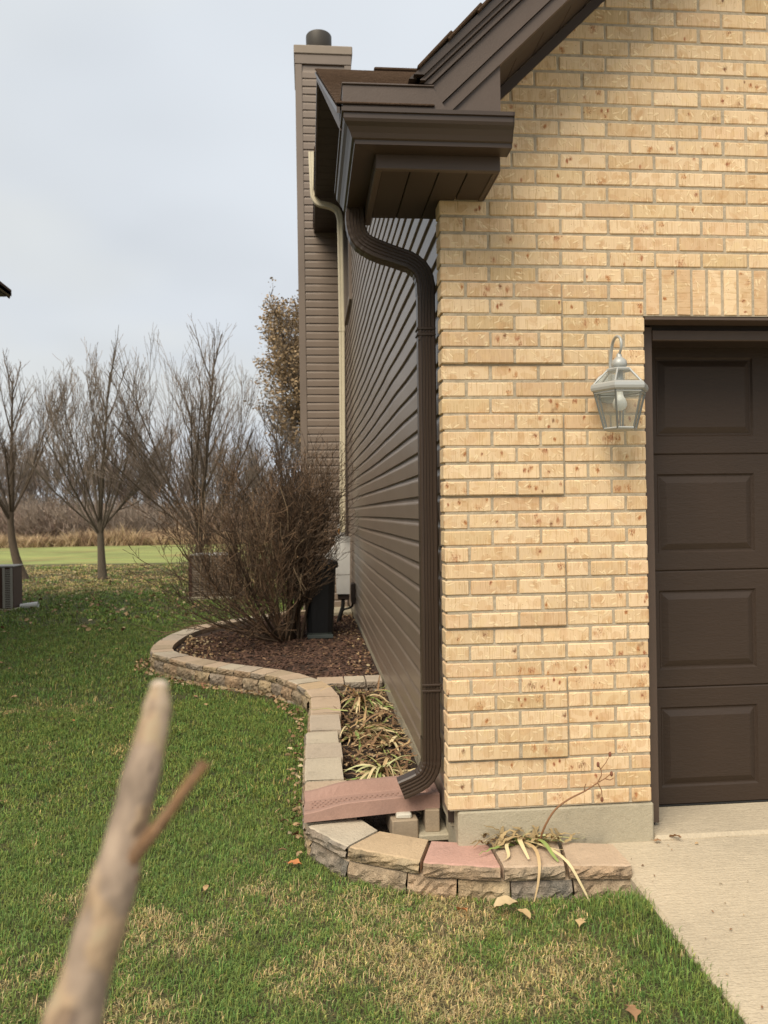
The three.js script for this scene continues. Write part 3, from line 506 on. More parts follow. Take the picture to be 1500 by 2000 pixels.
// a split-faced block on a plan quad [backL, backR, frontR, frontL] ([x, z]); returns [top+sides, rough front]
function stone(q, yTop, h, seed, rough = 0.006, R = rng(seed)) {
  const top = new MB(), fr = new MB(), [bl, br, fR, fL] = q, nx = 11, ny = 5, g = 0.0035;
  const L2 = (a, b, t) => [lerp(a[0], b[0], t), lerp(a[1], b[1], t)];
  const inset = (a, b, d) => { const l = Math.hypot(b[0] - a[0], b[1] - a[1]) || 1; return [a[0] + ((b[0] - a[0]) * d) / l, a[1] + ((b[1] - a[1]) * d) / l]; };
  const A = inset(bl, br, g), B = inset(br, bl, g), C = inset(fR, fL, g), D = inset(fL, fR, g);
  const nrm = [-(C[1] - D[1]), C[0] - D[0]], nl = Math.hypot(...nrm); nrm[0] /= nl; nrm[1] /= nl; const mid = [(A[0] + B[0]) / 2 - D[0], (A[1] + B[1]) / 2 - D[1]]; if (nrm[0] * mid[0] + nrm[1] * mid[1] > 0) { nrm[0] *= -1; nrm[1] *= -1; }
  const grid = []; for (let j = 0; j <= ny; j++) { const row = []; for (let i = 0; i <= nx; i++) { const t = i / nx, p = L2(D, C, t), v = j / ny, edge = Math.sin(Math.PI * v); const o = rough * (1.3 * edge + (R() - 0.5) * 1.9 * (0.3 + edge)) - (i === 0 || i === nx ? 0.004 : 0) - (j === ny ? 0.004 : 0);
    row.push([p[0] + nrm[0] * o, yTop - h * (1 - v) + (j === ny ? -0.003 + (R() - 0.5) * 0.004 : j ? (R() - 0.5) * 0.006 : 0), p[1] + nrm[1] * o]); } grid.push(row); }
  const w = Math.hypot(C[0] - D[0], C[1] - D[1]), uo = R() * 3, vo = R() * 3;
  for (let j = 0; j < ny; j++) for (let i = 0; i < nx; i++) { const uv = (a, b) => [uo + (a / nx) * w, vo + (b / ny) * h]; fr.quad(grid[j][i], grid[j][i + 1], grid[j + 1][i + 1], grid[j + 1][i], uv(i, j), uv(i + 1, j), uv(i + 1, j + 1), uv(i, j + 1)); }
  // top: front edge follows the split edge, back straight
  const fe = grid[ny].map((p) => p), be = []; for (let i = 0; i <= nx; i++) { const p = L2(A, B, i / nx); be.push([p[0], yTop, p[1]]); }
  const me = fe.map((p, i) => [lerp(p[0], be[i][0], 0.045), yTop, lerp(p[2], be[i][2], 0.045)]);
  const u2 = (p) => [p[0] + uo, p[2] + vo];
  for (let i = 0; i < nx; i++) { top.quad(fe[i], fe[i + 1], me[i + 1], me[i], u2(fe[i]), u2(fe[i + 1]), u2(me[i + 1]), u2(me[i])); top.quad(me[i], me[i + 1], be[i + 1], be[i], u2(me[i]), u2(me[i + 1]), u2(be[i + 1]), u2(be[i])); }
  const dn = (p) => [p[0], yTop - h, p[2]], side = (a, b) => top.quad(dn(a), dn(b), b, a, [0, 0], [0.2, 0], [0.2, h], [0, h]);
  side(be[0], be[nx]); side(grid[ny][0], be[0]); side(be[nx], grid[ny][nx]);
  return [top.geo(), fr.geo()];
}
{
  const w = thing('retaining_wall', 'low curved garden wall of tan and pink concrete blocks around the planting beds', 'retaining wall'), TOP = -0.14, CAP = 0.056;
  const addStone = (name, q, y, h, seed, m, s, r) => { const [a, b] = stone(q, y, h, seed, r), o = grp(name, w); part('top', a, m, o); part('rough_face', b, s, o); return o; };
  const S = M_stone, F = M_split;
  // near caps, one by one
  const near = [
    [[[-0.338, -0.345], [-0.272, -0.205], [-0.413, -0.05], [-0.577, -0.297]], S[0], F[3], 'pale grey cap block'],
    [[[-0.268, -0.196], [-0.07, -0.075], [-0.135, 0.126], [-0.408, -0.042]], S[1], F[0], 'tan cap block'],
    [[[-0.064, -0.07], [0.165, -0.008], [0.165, 0.216], [-0.128, 0.136]], S[2], F[2], 'pink cap block'],
    [[[0.172, -0.004], [0.452, 0.004], [0.412, 0.232], [0.172, 0.222]], S[3], F[1], 'peach cap block under the trailing leaves'],
    [[[0.46, 0.012], [0.665, 0.06], [0.664, 0.264], [0.42, 0.233]], S[3], F[2], 'peach cap block at the driveway'],
  ];
  near.forEach(([q, m, f, l], i) => { addStone('cap_block', q, TOP + [0, 0.001, -0.002, 0, -0.001][i], CAP - 0.004, 40 + i, m, f, 0.007).userData.label = l; });
  const strip = [[-2.82, -2.5, -0.552, -0.34], [-2.495, -2.27, -0.556, -0.347], [-2.265, -1.86, -0.562, -0.362], [-1.845, -1.585, -0.585, -0.388], [-1.58, -1.285, -0.588, -0.376], [-1.28, -0.9, -0.59, -0.388], [-0.895, -0.605, -0.588, -0.375], [-0.6, -0.335, -0.584, -0.352]];
  strip.forEach(([a, b, x0, x1], i) => addStone('cap_block', [[x1, a], [x1, b], [x0, b], [x0, a]], TOP + (i % 3 - 1) * 0.0022, CAP - 0.004, 60 + i, S[[3, 3, 4, 0, 4, 0, 3, 0][i]], F[i % 4], 0.005));
  const outer = [[-0.551, -2.827], [-0.625, -3.222], [-0.757, -3.485], [-0.9, -3.73], [-1.1, -3.9], [-1.354, -4.106], [-1.58, -4.32], [-1.884, -4.7], [-2.08, -4.98], [-2.17, -5.25], [-2.205, -5.738], [-2.14, -6.404], [-1.933, -7.062], [-1.705, -7.406], [-1.45, -7.7], [-1.1, -8.1], [-0.7, -8.5]];
  const inner = [[-0.34, -2.827], [-0.43, -3.33], [-0.56, -3.58], [-0.76, -3.9], [-1.003, -4.101], [-1.25, -4.3], [-1.44, -4.49], [-1.72, -4.83], [-1.88, -5.06], [-1.962, -5.3], [-1.985, -5.7], [-1.93, -6.3], [-1.74, -6.93], [-1.53, -7.24], [-1.29, -7.54], [-0.96, -7.93], [-0.55, -8.3]];
  const cv = (p) => new THREE.CatmullRomCurve3(p.map(([x, z]) => new THREE.Vector3(x, 0, z)), false, 'centripetal');
  const co = cv(outer), ci = cv(inner), at = (c, t) => { const v = c.getPoint(t); return [v.x, v.z]; };
  const N = 25, R = rng(12);
  for (let i = 0; i < N; i++) { const a = i / N, b = (i + 1) / N; addStone('cap_block', [at(ci, b), at(ci, a), at(co, a), at(co, b)], TOP + (R() - 0.5) * 0.004, CAP - 0.004, 80 + i, i === 1 ? S[1] : S[[3, 4, 0, 3, 5][i % 5]], F[(i * 7) % 4], 0.006); }
  for (let c = 0; c < 2; c++) for (let i = 0; i < N; i++) { const o = c ? 0 : 0.5, a = clamp((i + o) / N, 0.001, 0.999), b = clamp((i + 1 + o) / N, 0, 0.999); if (b - a < 0.005) continue; addStone('wall_block', [at(ci, b), at(ci, a), at(co, a), at(co, b)], TOP - CAP - c * 0.1, 0.098, 120 + i + c * 40, S[5], F[(i * 5 + c) % 4], 0.008); }
  // lower courses along the near and straight runs
  const line = [[0.664, 0.258], [0.42, 0.228], [0.165, 0.21], [-0.128, 0.13], [-0.408, -0.042], [-0.574, -0.297], [-0.586, -0.9], [-0.584, -1.6], [-0.56, -2.3], [-0.551, -2.827]], back = [[0.664, 0.05], [0.46, 0.0], [0.168, -0.008], [-0.067, -0.075], [-0.27, -0.2], [-0.345, -0.345], [-0.38, -0.9], [-0.38, -1.6], [-0.35, -2.3], [-0.34, -2.827]];
  const along = (pts, s) => { let i = 0; while (i < pts.length - 2 && s > i + 1) i++; const t = s - i; return [lerp(pts[i][0], pts[i + 1][0], t), lerp(pts[i][1], pts[i + 1][1], t)]; };
  const cuts = [0, 0.92, 1.86, 2.55, 3.2, 4.0, 4.9, 5.25, 5.62, 6.05, 6.5, 6.95, 7.4, 7.85, 8.3, 8.75, 9];
  for (let c = 0; c < 2; c++) for (let i = 0; i < cuts.length - 1; i++) { const a = cuts[i], b = cuts[i + 1]; if (Math.floor(a + 0.06) < Math.floor(b - 0.06) && a < 5) { const k = Math.floor(b - 0.06); } addStone('wall_block', [along(back, b), along(back, a), along(line, a), along(line, b)], TOP - CAP - c * 0.1, 0.097, 200 + i + c * 30, S[5], F[[1, 3, 0, 2][(i + c) % 4]], 0.008); }
  // cross wall between the two beds
  const cross = [[-0.5, -0.28, -3.565, -3.31], [-0.275, -0.105, -3.572, -3.335], [-0.1, 0.035, -3.58, -3.34]];
  cross.forEach(([x0, x1, z0, z1], i) => { addStone('cap_block', [[x0, z0], [x1, z0], [x1, z1], [x0, z1]], TOP - 0.0035, CAP - 0.006, 300 + i, S[[3, 0, 4][i]], F[3], 0.004); addStone('wall_block', [[x0 + 0.02, z0], [x1 + (i < 2 ? 0.02 : 0), z0], [x1 + (i < 2 ? 0.02 : 0), z1 - 0.01], [x0 + 0.02, z1 - 0.01]], TOP - CAP, 0.1, 310 + i, S[5], F[3], 0.004); });
}

// ------------------------------------------------------------------ planting beds
const T_mulch = tex(512, 512, (u, v) => { const a = vn(u * 90, v * 40, 0, 3), b = fbm(u * 20, v * 20, 4, 20, 5), n = 0.4 + 0.8 * a * b + 0.4 * (b - 0.4); return [n, n, n]; });
const bedY = (x, z) => -0.192 + 0.012 * (fbm(x * 3 + 9, z * 3 + 4, 3) - 0.5) * 2 + (z > -3.42 ? -0.034 : 0);
{
  const poly = (pts, name, col, label) => { const s = new THREE.Shape(pts.map(([x, z]) => new THREE.Vector2(x, -z))); let g = new THREE.ShapeGeometry(s); g.rotateX(-Math.PI / 2); g = g.toNonIndexed();
    // refine so that the soil rolls a little
    const m = new MB(), p = g.attributes.position; const rec = (a, b, c, d) => { const l = Math.max(Math.hypot(a[0] - b[0], a[1] - b[1]), Math.hypot(b[0] - c[0], b[1] - c[1]), Math.hypot(c[0] - a[0], c[1] - a[1])); if (l < 0.12 || d > 9) { m.tri(...[a, b, c].map(([x, z]) => [x, bedY(x, z), z]), ...[a, b, c]); return; } const ab = [(a[0] + b[0]) / 2, (a[1] + b[1]) / 2], bc = [(b[0] + c[0]) / 2, (b[1] + c[1]) / 2], ca = [(c[0] + a[0]) / 2, (c[1] + a[1]) / 2]; rec(a, ab, ca, d + 1); rec(ab, b, bc, d + 1); rec(ca, bc, c, d + 1); rec(ab, bc, ca, d + 1); };
    for (let i = 0; i < p.count; i += 3) rec(...[0, 1, 2].map((k) => [p.getX(i + k), p.getZ(i + k)]), 0);
    structure(name, smoothNormals(m.geo()), std(lin(...col), { map: rep(T_mulch, 2.2), bumpMap: rep(T_mulch, 2.2), bumpScale: 0.02, roughness: 1 }), label); };
  poly([[0.09, -0.02], [0.09, -3.5], [-0.42, -3.5], [-0.36, -2.8], [-0.4, -1], [-0.37, -0.34], [-0.26, -0.19], [-0.06, -0.06], [0.1, -0.01], [0.66, 0.03], [0.66, -0.02]], 'garden_bed', [0.075, 0.045, 0.028], 'dark soil of the narrow bed beside the siding');
  poly([[0.09, -3.4], [-0.4, -3.4], [-0.76, -3.88], [-1.25, -4.28], [-1.72, -4.8], [-1.97, -5.3], [-1.99, -5.7], [-1.94, -6.3], [-1.75, -6.93], [-1.29, -7.54], [-0.6, -8.3], [-0.6, -9.4], [0.09, -9.4]], 'mulch_bed', [0.075, 0.042, 0.028], 'dark red brown mulch under the bare shrub');
  const R = rng(70), chip = (() => { const g = cbox(0.05, 0.007, 0.012, 0.002); return g; })();
  const inFar = (x, z) => z < -3.6 && z > -8.4 && x < 0.02 && x > (z > -5.3 ? lerp(-0.55, -1.92, clamp((-z - 3.5) / 1.7)) : z > -6.2 ? -1.9 : lerp(-1.9, -0.8, (-z - 6.2) / 2.1));
  const ms = [], cs = [], lm = [], lc = [];
  for (let i = 0; i < 9000; i++) { const x = lerp(-2, 0.03, R()), z = lerp(-8.3, -3.55, R()); if (!inFar(x, z)) continue; const s = 0.5 + R() * 0.9;
    ms.push(new THREE.Matrix4().compose(new THREE.Vector3(x, bedY(x, z) + 0.006, z), new THREE.Quaternion().setFromEuler(new THREE.Euler((R() - 0.5) * 0.9, R() * 6.28, (R() - 0.5) * 0.9)), new THREE.Vector3(s, s, s * (0.7 + R())))); const j = 0.5 + R() * 0.9; cs.push(R() < 0.1 ? lin(0.2 * j, 0.12 * j, 0.07 * j) : lin(0.1 * j, 0.054 * j, 0.036 * j)); }
  stuff('mulch_chips', chip, std(0xffffff, { roughness: 0.95 }), ms, cs, scene, 'shredded red brown mulch chips in the far bed');
}

// ------------------------------------------------------------------ leaves
function leafGeo(l, w, curl, seed, lobes = 0) {
  const R = rng(seed), m = new MB(), n = 7, rows = [];
  for (let i = 0; i <= n; i++) { const t = i / n, ww = w * Math.pow(Math.sin(Math.PI * Math.min(0.98, 0.06 + t * 0.93)), 0.8) * (1 + (lobes ? 0.45 * Math.sin(t * 6.28 * lobes) : 0.08 * (R() - 0.5))), y = curl * Math.sin(Math.PI * t) * 0.5 + curl * (R() - 0.5) * 0.3, z = (t - 0.5) * l;
    rows.push([[-ww * 0.5, y + curl * 0.5 * (0.6 + R() * 0.5), z], [0, y, z], [ww * 0.5, y + curl * 0.45 * (0.5 + R() * 0.6), z]]); }
  for (let i = 0; i < n; i++) for (let k = 0; k < 2; k++) m.quad(rows[i][k], rows[i][k + 1], rows[i + 1][k + 1], rows[i + 1][k]);
  return smoothNormals(m.geo());
}
const M_leaf = [[0.5, 0.2, 0.07], [0.5, 0.36, 0.18], [0.42, 0.27, 0.13], [0.3, 0.17, 0.085], [0.55, 0.42, 0.24]].map((c) => std(lin(...c), { roughness: 0.8, side: THREE.DoubleSide }));
{
  const R = rng(90);
  const one = (x, z, size, mat, label, group, ry = R() * 6.28, y = null, tilt = 0.35) => { const o = thing('fallen_leaf', label, 'leaf', [x, (y ?? groundY(x, z) + 0.028), z], group); o.rotation.set((R() - 0.5) * tilt, ry, (R() - 0.5) * tilt); part('blade', leafGeo(size, size * 0.62, size * 0.28, (x * 997 + z * 613) | 0, R() < 0.5 ? 2 : 0), mat, o);
    const st = part('stalk', tube([[0, size * 0.05, -size * 0.48], [0.004, size * 0.09, -size * 0.62], [0.012, size * 0.06, -size * 0.8]], [0.0014, 0.001, 0.0008], 4), M_leaf[3], o); };
  one(-0.008, 0.325, 0.052, M_leaf[0], 'orange curled leaf on the grass before the pink cap block', null, 0.5, null, 0.6);
  one(0.152, 0.345, 0.1, M_leaf[4], 'large tan dead leaf on the grass at the foot of the wall', null, 1.9, groundY(0.15, 0.34) + 0.045);
  one(0.2, 0.4, 0.075, M_leaf[1], 'tan dead leaf overlapping the large one at the wall foot', null, 0.4, groundY(0.2, 0.38) + 0.035);
  one(-0.627, -0.162, 0.06, M_leaf[0], 'rust orange leaf on the grass left of the splash block', null);
  one(0.38, 0.5, 0.05, M_leaf[1], 'small tan leaf on the grass near the driveway corner', null);
  one(0.36, 1.0, 0.06, M_leaf[3], 'brown leaf on the grass beside the lower driveway edge', null);
  const spots = []; for (let i = 0; i < 34; i++) { const d = Math.pow(R(), 0.7) * 8, z = 0.9 - d, x = i < 10 ? lerp(-0.9, 0.5, R()) : -0.75 - R() * (0.6 + d * 0.45); if (i < 10 && (z < 0.35 || z > 1.1)) continue; spots.push([x, z]); }
  for (const [x, z] of spots) { if (x > -0.62 && z < 0.3) continue; one(x, z, 0.028 + R() * 0.03, M_leaf[[0, 2, 3, 2, 1, 3][(R() * 6) | 0]], 'small dry leaf lying loose on the open lawn', 'small dry leaves scattered on the lawn'); }
  one(0.95, 0.012, 0.05, M_leaf[3], 'dark brown curled leaf in the corner of the driveway and garage floor', null, 0.7, -0.148, 0.5);
  one(0.87, 0.02, 0.03, M_leaf[3], 'tiny brown leaf scrap at the end of the concrete foundation', null, 1.7, -0.155, 0.5);
  // litter: at the wall foot, in the corners of the beds, under the far trees
  const geo = [leafGeo(0.05, 0.03, 0.015, 3), leafGeo(0.06, 0.034, 0.02, 4, 2), leafGeo(0.045, 0.03, 0.012, 6)];
  const litter = (n, f, label, big = 1) => { const sets = [0, 1, 2].map(() => [[], []]); for (let i = 0; i < n; i++) { const p = f(); if (!p) continue; const [x, y, z] = p, s = big * (0.5 + R() * 0.7), j = 0.55 + R() * 0.6, k = (R() * 3) | 0; sets[k][0].push(new THREE.Matrix4().compose(new THREE.Vector3(x, y, z), new THREE.Quaternion().setFromEuler(new THREE.Euler((R() - 0.5) * 1.4, R() * 6.28, (R() - 0.5) * 1.4)), new THREE.Vector3(s, s, s))); const q = R(); sets[k][1].push(q < 0.55 ? lin(0.4 * j, 0.27 * j, 0.14 * j) : q < 0.85 ? lin(0.26 * j, 0.14 * j, 0.07 * j) : lin(0.5 * j, 0.4 * j, 0.24 * j)); }
    sets.forEach(([a, b], k) => a.length && stuff('leaf_litter', geo[k], std(0xffffff, { roughness: 0.85, side: THREE.DoubleSide }), a, b, scene, label)); };
  litter(95, () => { const t = R(), z = -0.1 - t * 2.9, x = -0.6 - R() * R() * 0.12 - 0.01; return [x, groundY(x, z) + 0.02 + R() * 0.03, z]; }, 'dry leaves gathered along the outer foot of the straight wall', 0.7);
  litter(240, () => { const t = R(), a = [[-0.6, -2.9], [-0.76, -3.48], [-1.1, -3.88], [-1.58, -4.3], [-1.9, -4.7], [-2.2, -5.2], [-2.24, -5.7]], i = Math.min(5, (t * 6) | 0), q = t * 6 - i, x = lerp(a[i][0], a[i + 1][0], q) - R() * 0.13, z = lerp(a[i][1], a[i + 1][1], q) + R() * 0.12; return [x, groundY(x, z) + 0.02 + R() * 0.03, z]; }, 'dry leaves gathered along the foot of the curved wall', 0.75);
  litter(330, () => { const x = -1.95 + R() * R() * 0.9, z = lerp(-6.3, -4.7, R()); if (x < lerp(-1.6, -1.93, clamp((-z - 4.6) / 0.6))) return null; return [x, bedY(x, z) + 0.012 + R() * 0.02, z]; }, 'tan leaves blown into the rounded end of the mulch bed', 0.65);
  litter(220, () => { const z = lerp(-8, -3.6, R()), x = 0.03 - R() * R() * 0.5; return [x, bedY(x, z) + 0.012 + R() * 0.02, z]; }, 'brown leaves caught along the siding in the mulch bed', 0.6);
  litter(300, () => { const z = lerp(-3.3, -0.6, R()), x = lerp(-0.37, 0.03, R()); return [x, bedY(x, z) + 0.012 + R() * 0.03, z]; }, 'brown leaf scraps on the soil between the daylilies', 0.6);
  litter(800, () => { const z = -13.5 - R() * 9, x = lerp(-13, -1.2, R()); return [x, groundY(x, z) + 0.03 + R() * 0.05, z]; }, 'tan leaves spread over the turf under the young trees', 1.35);
  litter(46, () => { const x = 0.7 + R() * R() * 0.9, z = 0.02 + R() * 2.2; return [x, driveY(z) + 0.006, z]; }, 'crumbs of dry leaf and bark on the driveway', 0.22);
  litter(260, () => { const z = -8 - R() * 6, x = lerp(-7, -1.5, R()); return [x, groundY(x, z) + 0.03 + R() * 0.03, z]; }, 'scattered tan leaves on the green lawn behind the beds', 1.5);
}
// daylilies: arching strap leaves
const M_strap = [[0.25, 0.32, 0.09], [0.42, 0.43, 0.16], [0.66, 0.54, 0.3], [0.55, 0.39, 0.2], [0.27, 0.16, 0.08], [0.52, 0.52, 0.25]].map((c) => std(lin(...c), { roughness: 0.65, side: THREE.DoubleSide }));
function strapGeo(len, w, rise, fall, seed, twist = 0.4) { // grows along +x from the origin, arches and droops
  const R = rng(seed), m = new MB(), n = 9, rows = []; let x = 0, y = 0, a = rise; const sw = (R() - 0.5) * 0.5; let zz = 0;
  for (let i = 0; i <= n; i++) { const t = i / n, ww = w * (t < 0.12 ? 0.6 + 3 * t : 1) * Math.pow(1 - t * 0.97, 0.5), tw = twist * Math.sin(t * 3 + seed); const dy = Math.sin(tw) * ww * 0.5, dz = Math.cos(tw) * ww * 0.5;
    rows.push([[x, y - dy + ww * 0.18, zz - dz], [x, y, zz], [x, y + dy + ww * 0.18, zz + dz]]); a -= (fall / n) * (0.6 + 0.8 * R()); x += Math.cos(a) * (len / n); y += Math.sin(a) * (len / n); zz += (sw * len) / n; if (y < 0.012 && i > 2) { y = 0.012 + R() * 0.01; a = Math.max(a, -0.1); } }
  for (let i = 0; i < n; i++) for (let k = 0; k < 2; k++) m.quad(rows[i][k], rows[i][k + 1], rows[i + 1][k + 1], rows[i + 1][k]);
  return smoothNormals(m.geo());
}
{
  const R = rng(110);
  const lily = (pos, label, n, len, seed, bias = [0, 6.28], green = 0.4, up = 1) => {
    const o = thing('daylily_plant', label, 'plant', pos, null);
    for (let i = 0; i < n; i++) { const a = lerp(bias[0], bias[1], R()), g = strapGeo(len * (0.55 + R() * 0.6), 0.014 + R() * 0.013, (0.5 + R() * 0.95) * up, 1.5 + R() * 1.5, seed + i), q = R(), m = q < green ? M_strap[[0, 1, 5][(R() * 3) | 0]] : M_strap[[2, 3, 2, 4][(R() * 4) | 0]];
      const b = part('leaf', g, m, o); b.rotation.y = a; b.position.set((R() - 0.5) * 0.05, 0, (R() - 0.5) * 0.05); }
    return o;
  };
  lily([-0.17, -0.218, -1.12], 'daylily clump with arching leaves right behind the splash block', 44, 0.34, 1000, [0, 6.28], 0.42);
  lily([-0.26, -0.22, -2.02], 'flattened daylily clump in the middle of the narrow bed', 44, 0.4, 1100, [-2.6, 0.6], 0.45, 0.8);
  lily([-0.17, -0.22, -2.85], 'daylily clump at the back of the narrow bed by the cross wall', 36, 0.38, 1200, [-2.9, -0.2], 0.4);
  lily([-0.06, -0.22, -1.75], 'straw coloured daylily tuft against the siding bottom', 18, 0.3, 1300, [0, 6.28], 0.12, 0.8);
  { // one long leaf over the cap
    const b = house && thing('daylily_leaf', 'single yellowed strap leaf lying across the straight wall cap', 'leaf', [-0.3, -0.125, -2.28]); const m = part('blade', strapGeo(0.3, 0.022, 0.15, 0.35, 77, 0.2), M_strap[1], b); m.rotation.y = Math.PI - 0.1; }
  { // clump spilling over the wall in front of the pier
    const o = lily([0.29, -0.142, -0.0], 'withered daylily clump spilling over the wall before the concrete foundation', 34, 0.2, 1400, [-0.6, 3.8], 0.5, 0.75);
    const drape = (pts, w, m) => { const c = curve(pts, 12), g = new MB(); for (let i = 0; i < c.length - 1; i++) { const t0 = w * Math.sqrt(1 - (i / 12) * 0.9), t1 = w * Math.sqrt(1 - ((i + 1) / 12) * 0.9); g.quad([c[i][0] - t0 / 2, c[i][1], c[i][2]], [c[i][0] + t0 / 2, c[i][1] + 0.002, c[i][2]], [c[i + 1][0] + t1 / 2, c[i + 1][1] + 0.002, c[i + 1][2]], [c[i + 1][0] - t1 / 2, c[i + 1][1], c[i + 1][2]]); } part('leaf', smoothNormals(g.geo()), m, o); };
    drape([[0.0, 0.02, 0.02], [0.03, 0.03, 0.12], [0.02, 0.012, 0.23], [0.005, -0.05, 0.26], [-0.015, -0.11, 0.275]], 0.016, M_strap[3]);
    drape([[0.02, 0.02, 0.02], [0.08, 0.03, 0.12], [0.13, 0.014, 0.235], [0.165, -0.05, 0.268], [0.2, -0.125, 0.29]], 0.016, M_strap[2]);
    drape([[0.03, 0.03, 0.03], [0.07, 0.045, 0.1], [0.09, 0.02, 0.18], [0.1, 0.008, 0.21]], 0.02, M_strap[0]);
    drape([[-0.02, 0.02, 0.02], [-0.07, 0.03, 0.08], [-0.08, 0.012, 0.15], [-0.11, 0.01, 0.18]], 0.018, M_strap[2]);
    drape([[-0.04, 0.02, 0.02], [-0.15, 0.03, 0.02], [-0.2, 0.012, 0.05]], 0.018, M_strap[4]);
    drape([[0.04, 0.02, 0.02], [0.16, 0.03, 0.03], [0.25, 0.012, 0.02], [0.28, 0.01, 0.0]], 0.02, M_strap[5]);
    drape([[0.0, 0.03, 0.03], [-0.02, 0.05, 0.1], [-0.01, 0.015, 0.19]], 0.024, M_strap[2]);
    const lt = []; const cc = []; for (let i = 0; i < 34; i++) { lt.push(new THREE.Matrix4().compose(new THREE.Vector3((R() - 0.45) * 0.34, 0.008 + R() * 0.03, (R() - 0.3) * 0.1), new THREE.Quaternion().setFromEuler(new THREE.Euler(R() * 0.3, R() * 6.28, R() * 0.3)), new THREE.Vector3(0.8 + R() * 0.8, 1, 1 + R()))); const j = 0.5 + R() * 0.7; cc.push(lin(0.4 * j, 0.29 * j, 0.14 * j)); }
    stuff('dead_leaves', strapGeo(0.09, 0.012, 0.3, 1.2, 5), std(0xffffff, { roughness: 0.85, side: THREE.DoubleSide }), lt, cc, o);
  }
  { // matted dead straps on the bed
    const ms = [], cs = []; for (let i = 0; i < 420; i++) { const z = lerp(-3.25, -0.62, R()), x = lerp(-0.35, 0.0, R()), s = 0.6 + R() * 0.9; ms.push(new THREE.Matrix4().compose(new THREE.Vector3(x, bedY(x, z) + 0.004 + R() * 0.03, z), new THREE.Quaternion().setFromEuler(new THREE.Euler((R() - 0.5) * 0.5, R() * 6.28, (R() - 0.5) * 0.5)), new THREE.Vector3(s, s, 0.8 + R()))); const j = 0.45 + R() * 0.75, q = R(); cs.push(q < 0.4 ? lin(0.4 * j, 0.27 * j, 0.13 * j) : q < 0.88 ? lin(0.22 * j, 0.125 * j, 0.06 * j) : lin(0.27 * j, 0.29 * j, 0.09 * j)); }
    stuff('dead_strap_leaves', strapGeo(0.16, 0.012, 0.35, 1.4, 15), std(0xffffff, { roughness: 0.8, side: THREE.DoubleSide }), ms, cs, scene, 'matted dead strap leaves between the daylily clumps');
  }
  { // dry rose-like stem before the pier
    const o = thing('dry_stem', 'thin bent brown stem with dried buds leaning before the brick pier', 'plant stem', [0.365, -0.145, 0.03]), M = std(lin(0.24, 0.12, 0.055), { roughness: 0.7 }), k = (p) => p.map(([x, y, z]) => [x - 0.365, y + 0.145, z - 0.03]);
    part('stem', tube(curve(k([[0.365, -0.145, 0.03], [0.375, -0.06, 0.07], [0.42, 0.018, 0.08], [0.48, 0.062, 0.085], [0.54, 0.088, 0.085], [0.595, 0.12, 0.085]]), 20), [...Array(21)].map((_, i) => lerp(0.0048, 0.0028, i / 20)), 7), M, o);
    for (const p of [[[0.595, 0.12, 0.085], [0.612, 0.15, 0.085], [0.61, 0.175, 0.085], [0.63, 0.2, 0.087], [0.645, 0.226, 0.087]], [[0.595, 0.12, 0.085], [0.61, 0.09, 0.087], [0.612, 0.055, 0.09]], [[0.6, 0.122, 0.085], [0.625, 0.135, 0.085], [0.65, 0.15, 0.08]], [[0.61, 0.17, 0.085], [0.6, 0.19, 0.085]], [[0.54, 0.088, 0.085], [0.538, 0.105, 0.09], [0.545, 0.12, 0.09]], [[0.625, 0.135, 0.085], [0.645, 0.13, 0.09], [0.66, 0.138, 0.09]]]) part('twig', tube(k(p), p.map((_, i) => 0.0024 - i * 0.0003), 5), M, o);
    for (const [x, y] of [[0.648, 0.232], [0.653, 0.153], [0.612, 0.052], [0.598, 0.193]]) { const b = part('bud', new THREE.IcosahedronGeometry(0.008, 1), std(lin(0.2, 0.08, 0.045)), o); b.position.set(x - 0.365, y + 0.145, 0.055); b.scale.set(0.8, 1.4, 0.8); }
  }
}

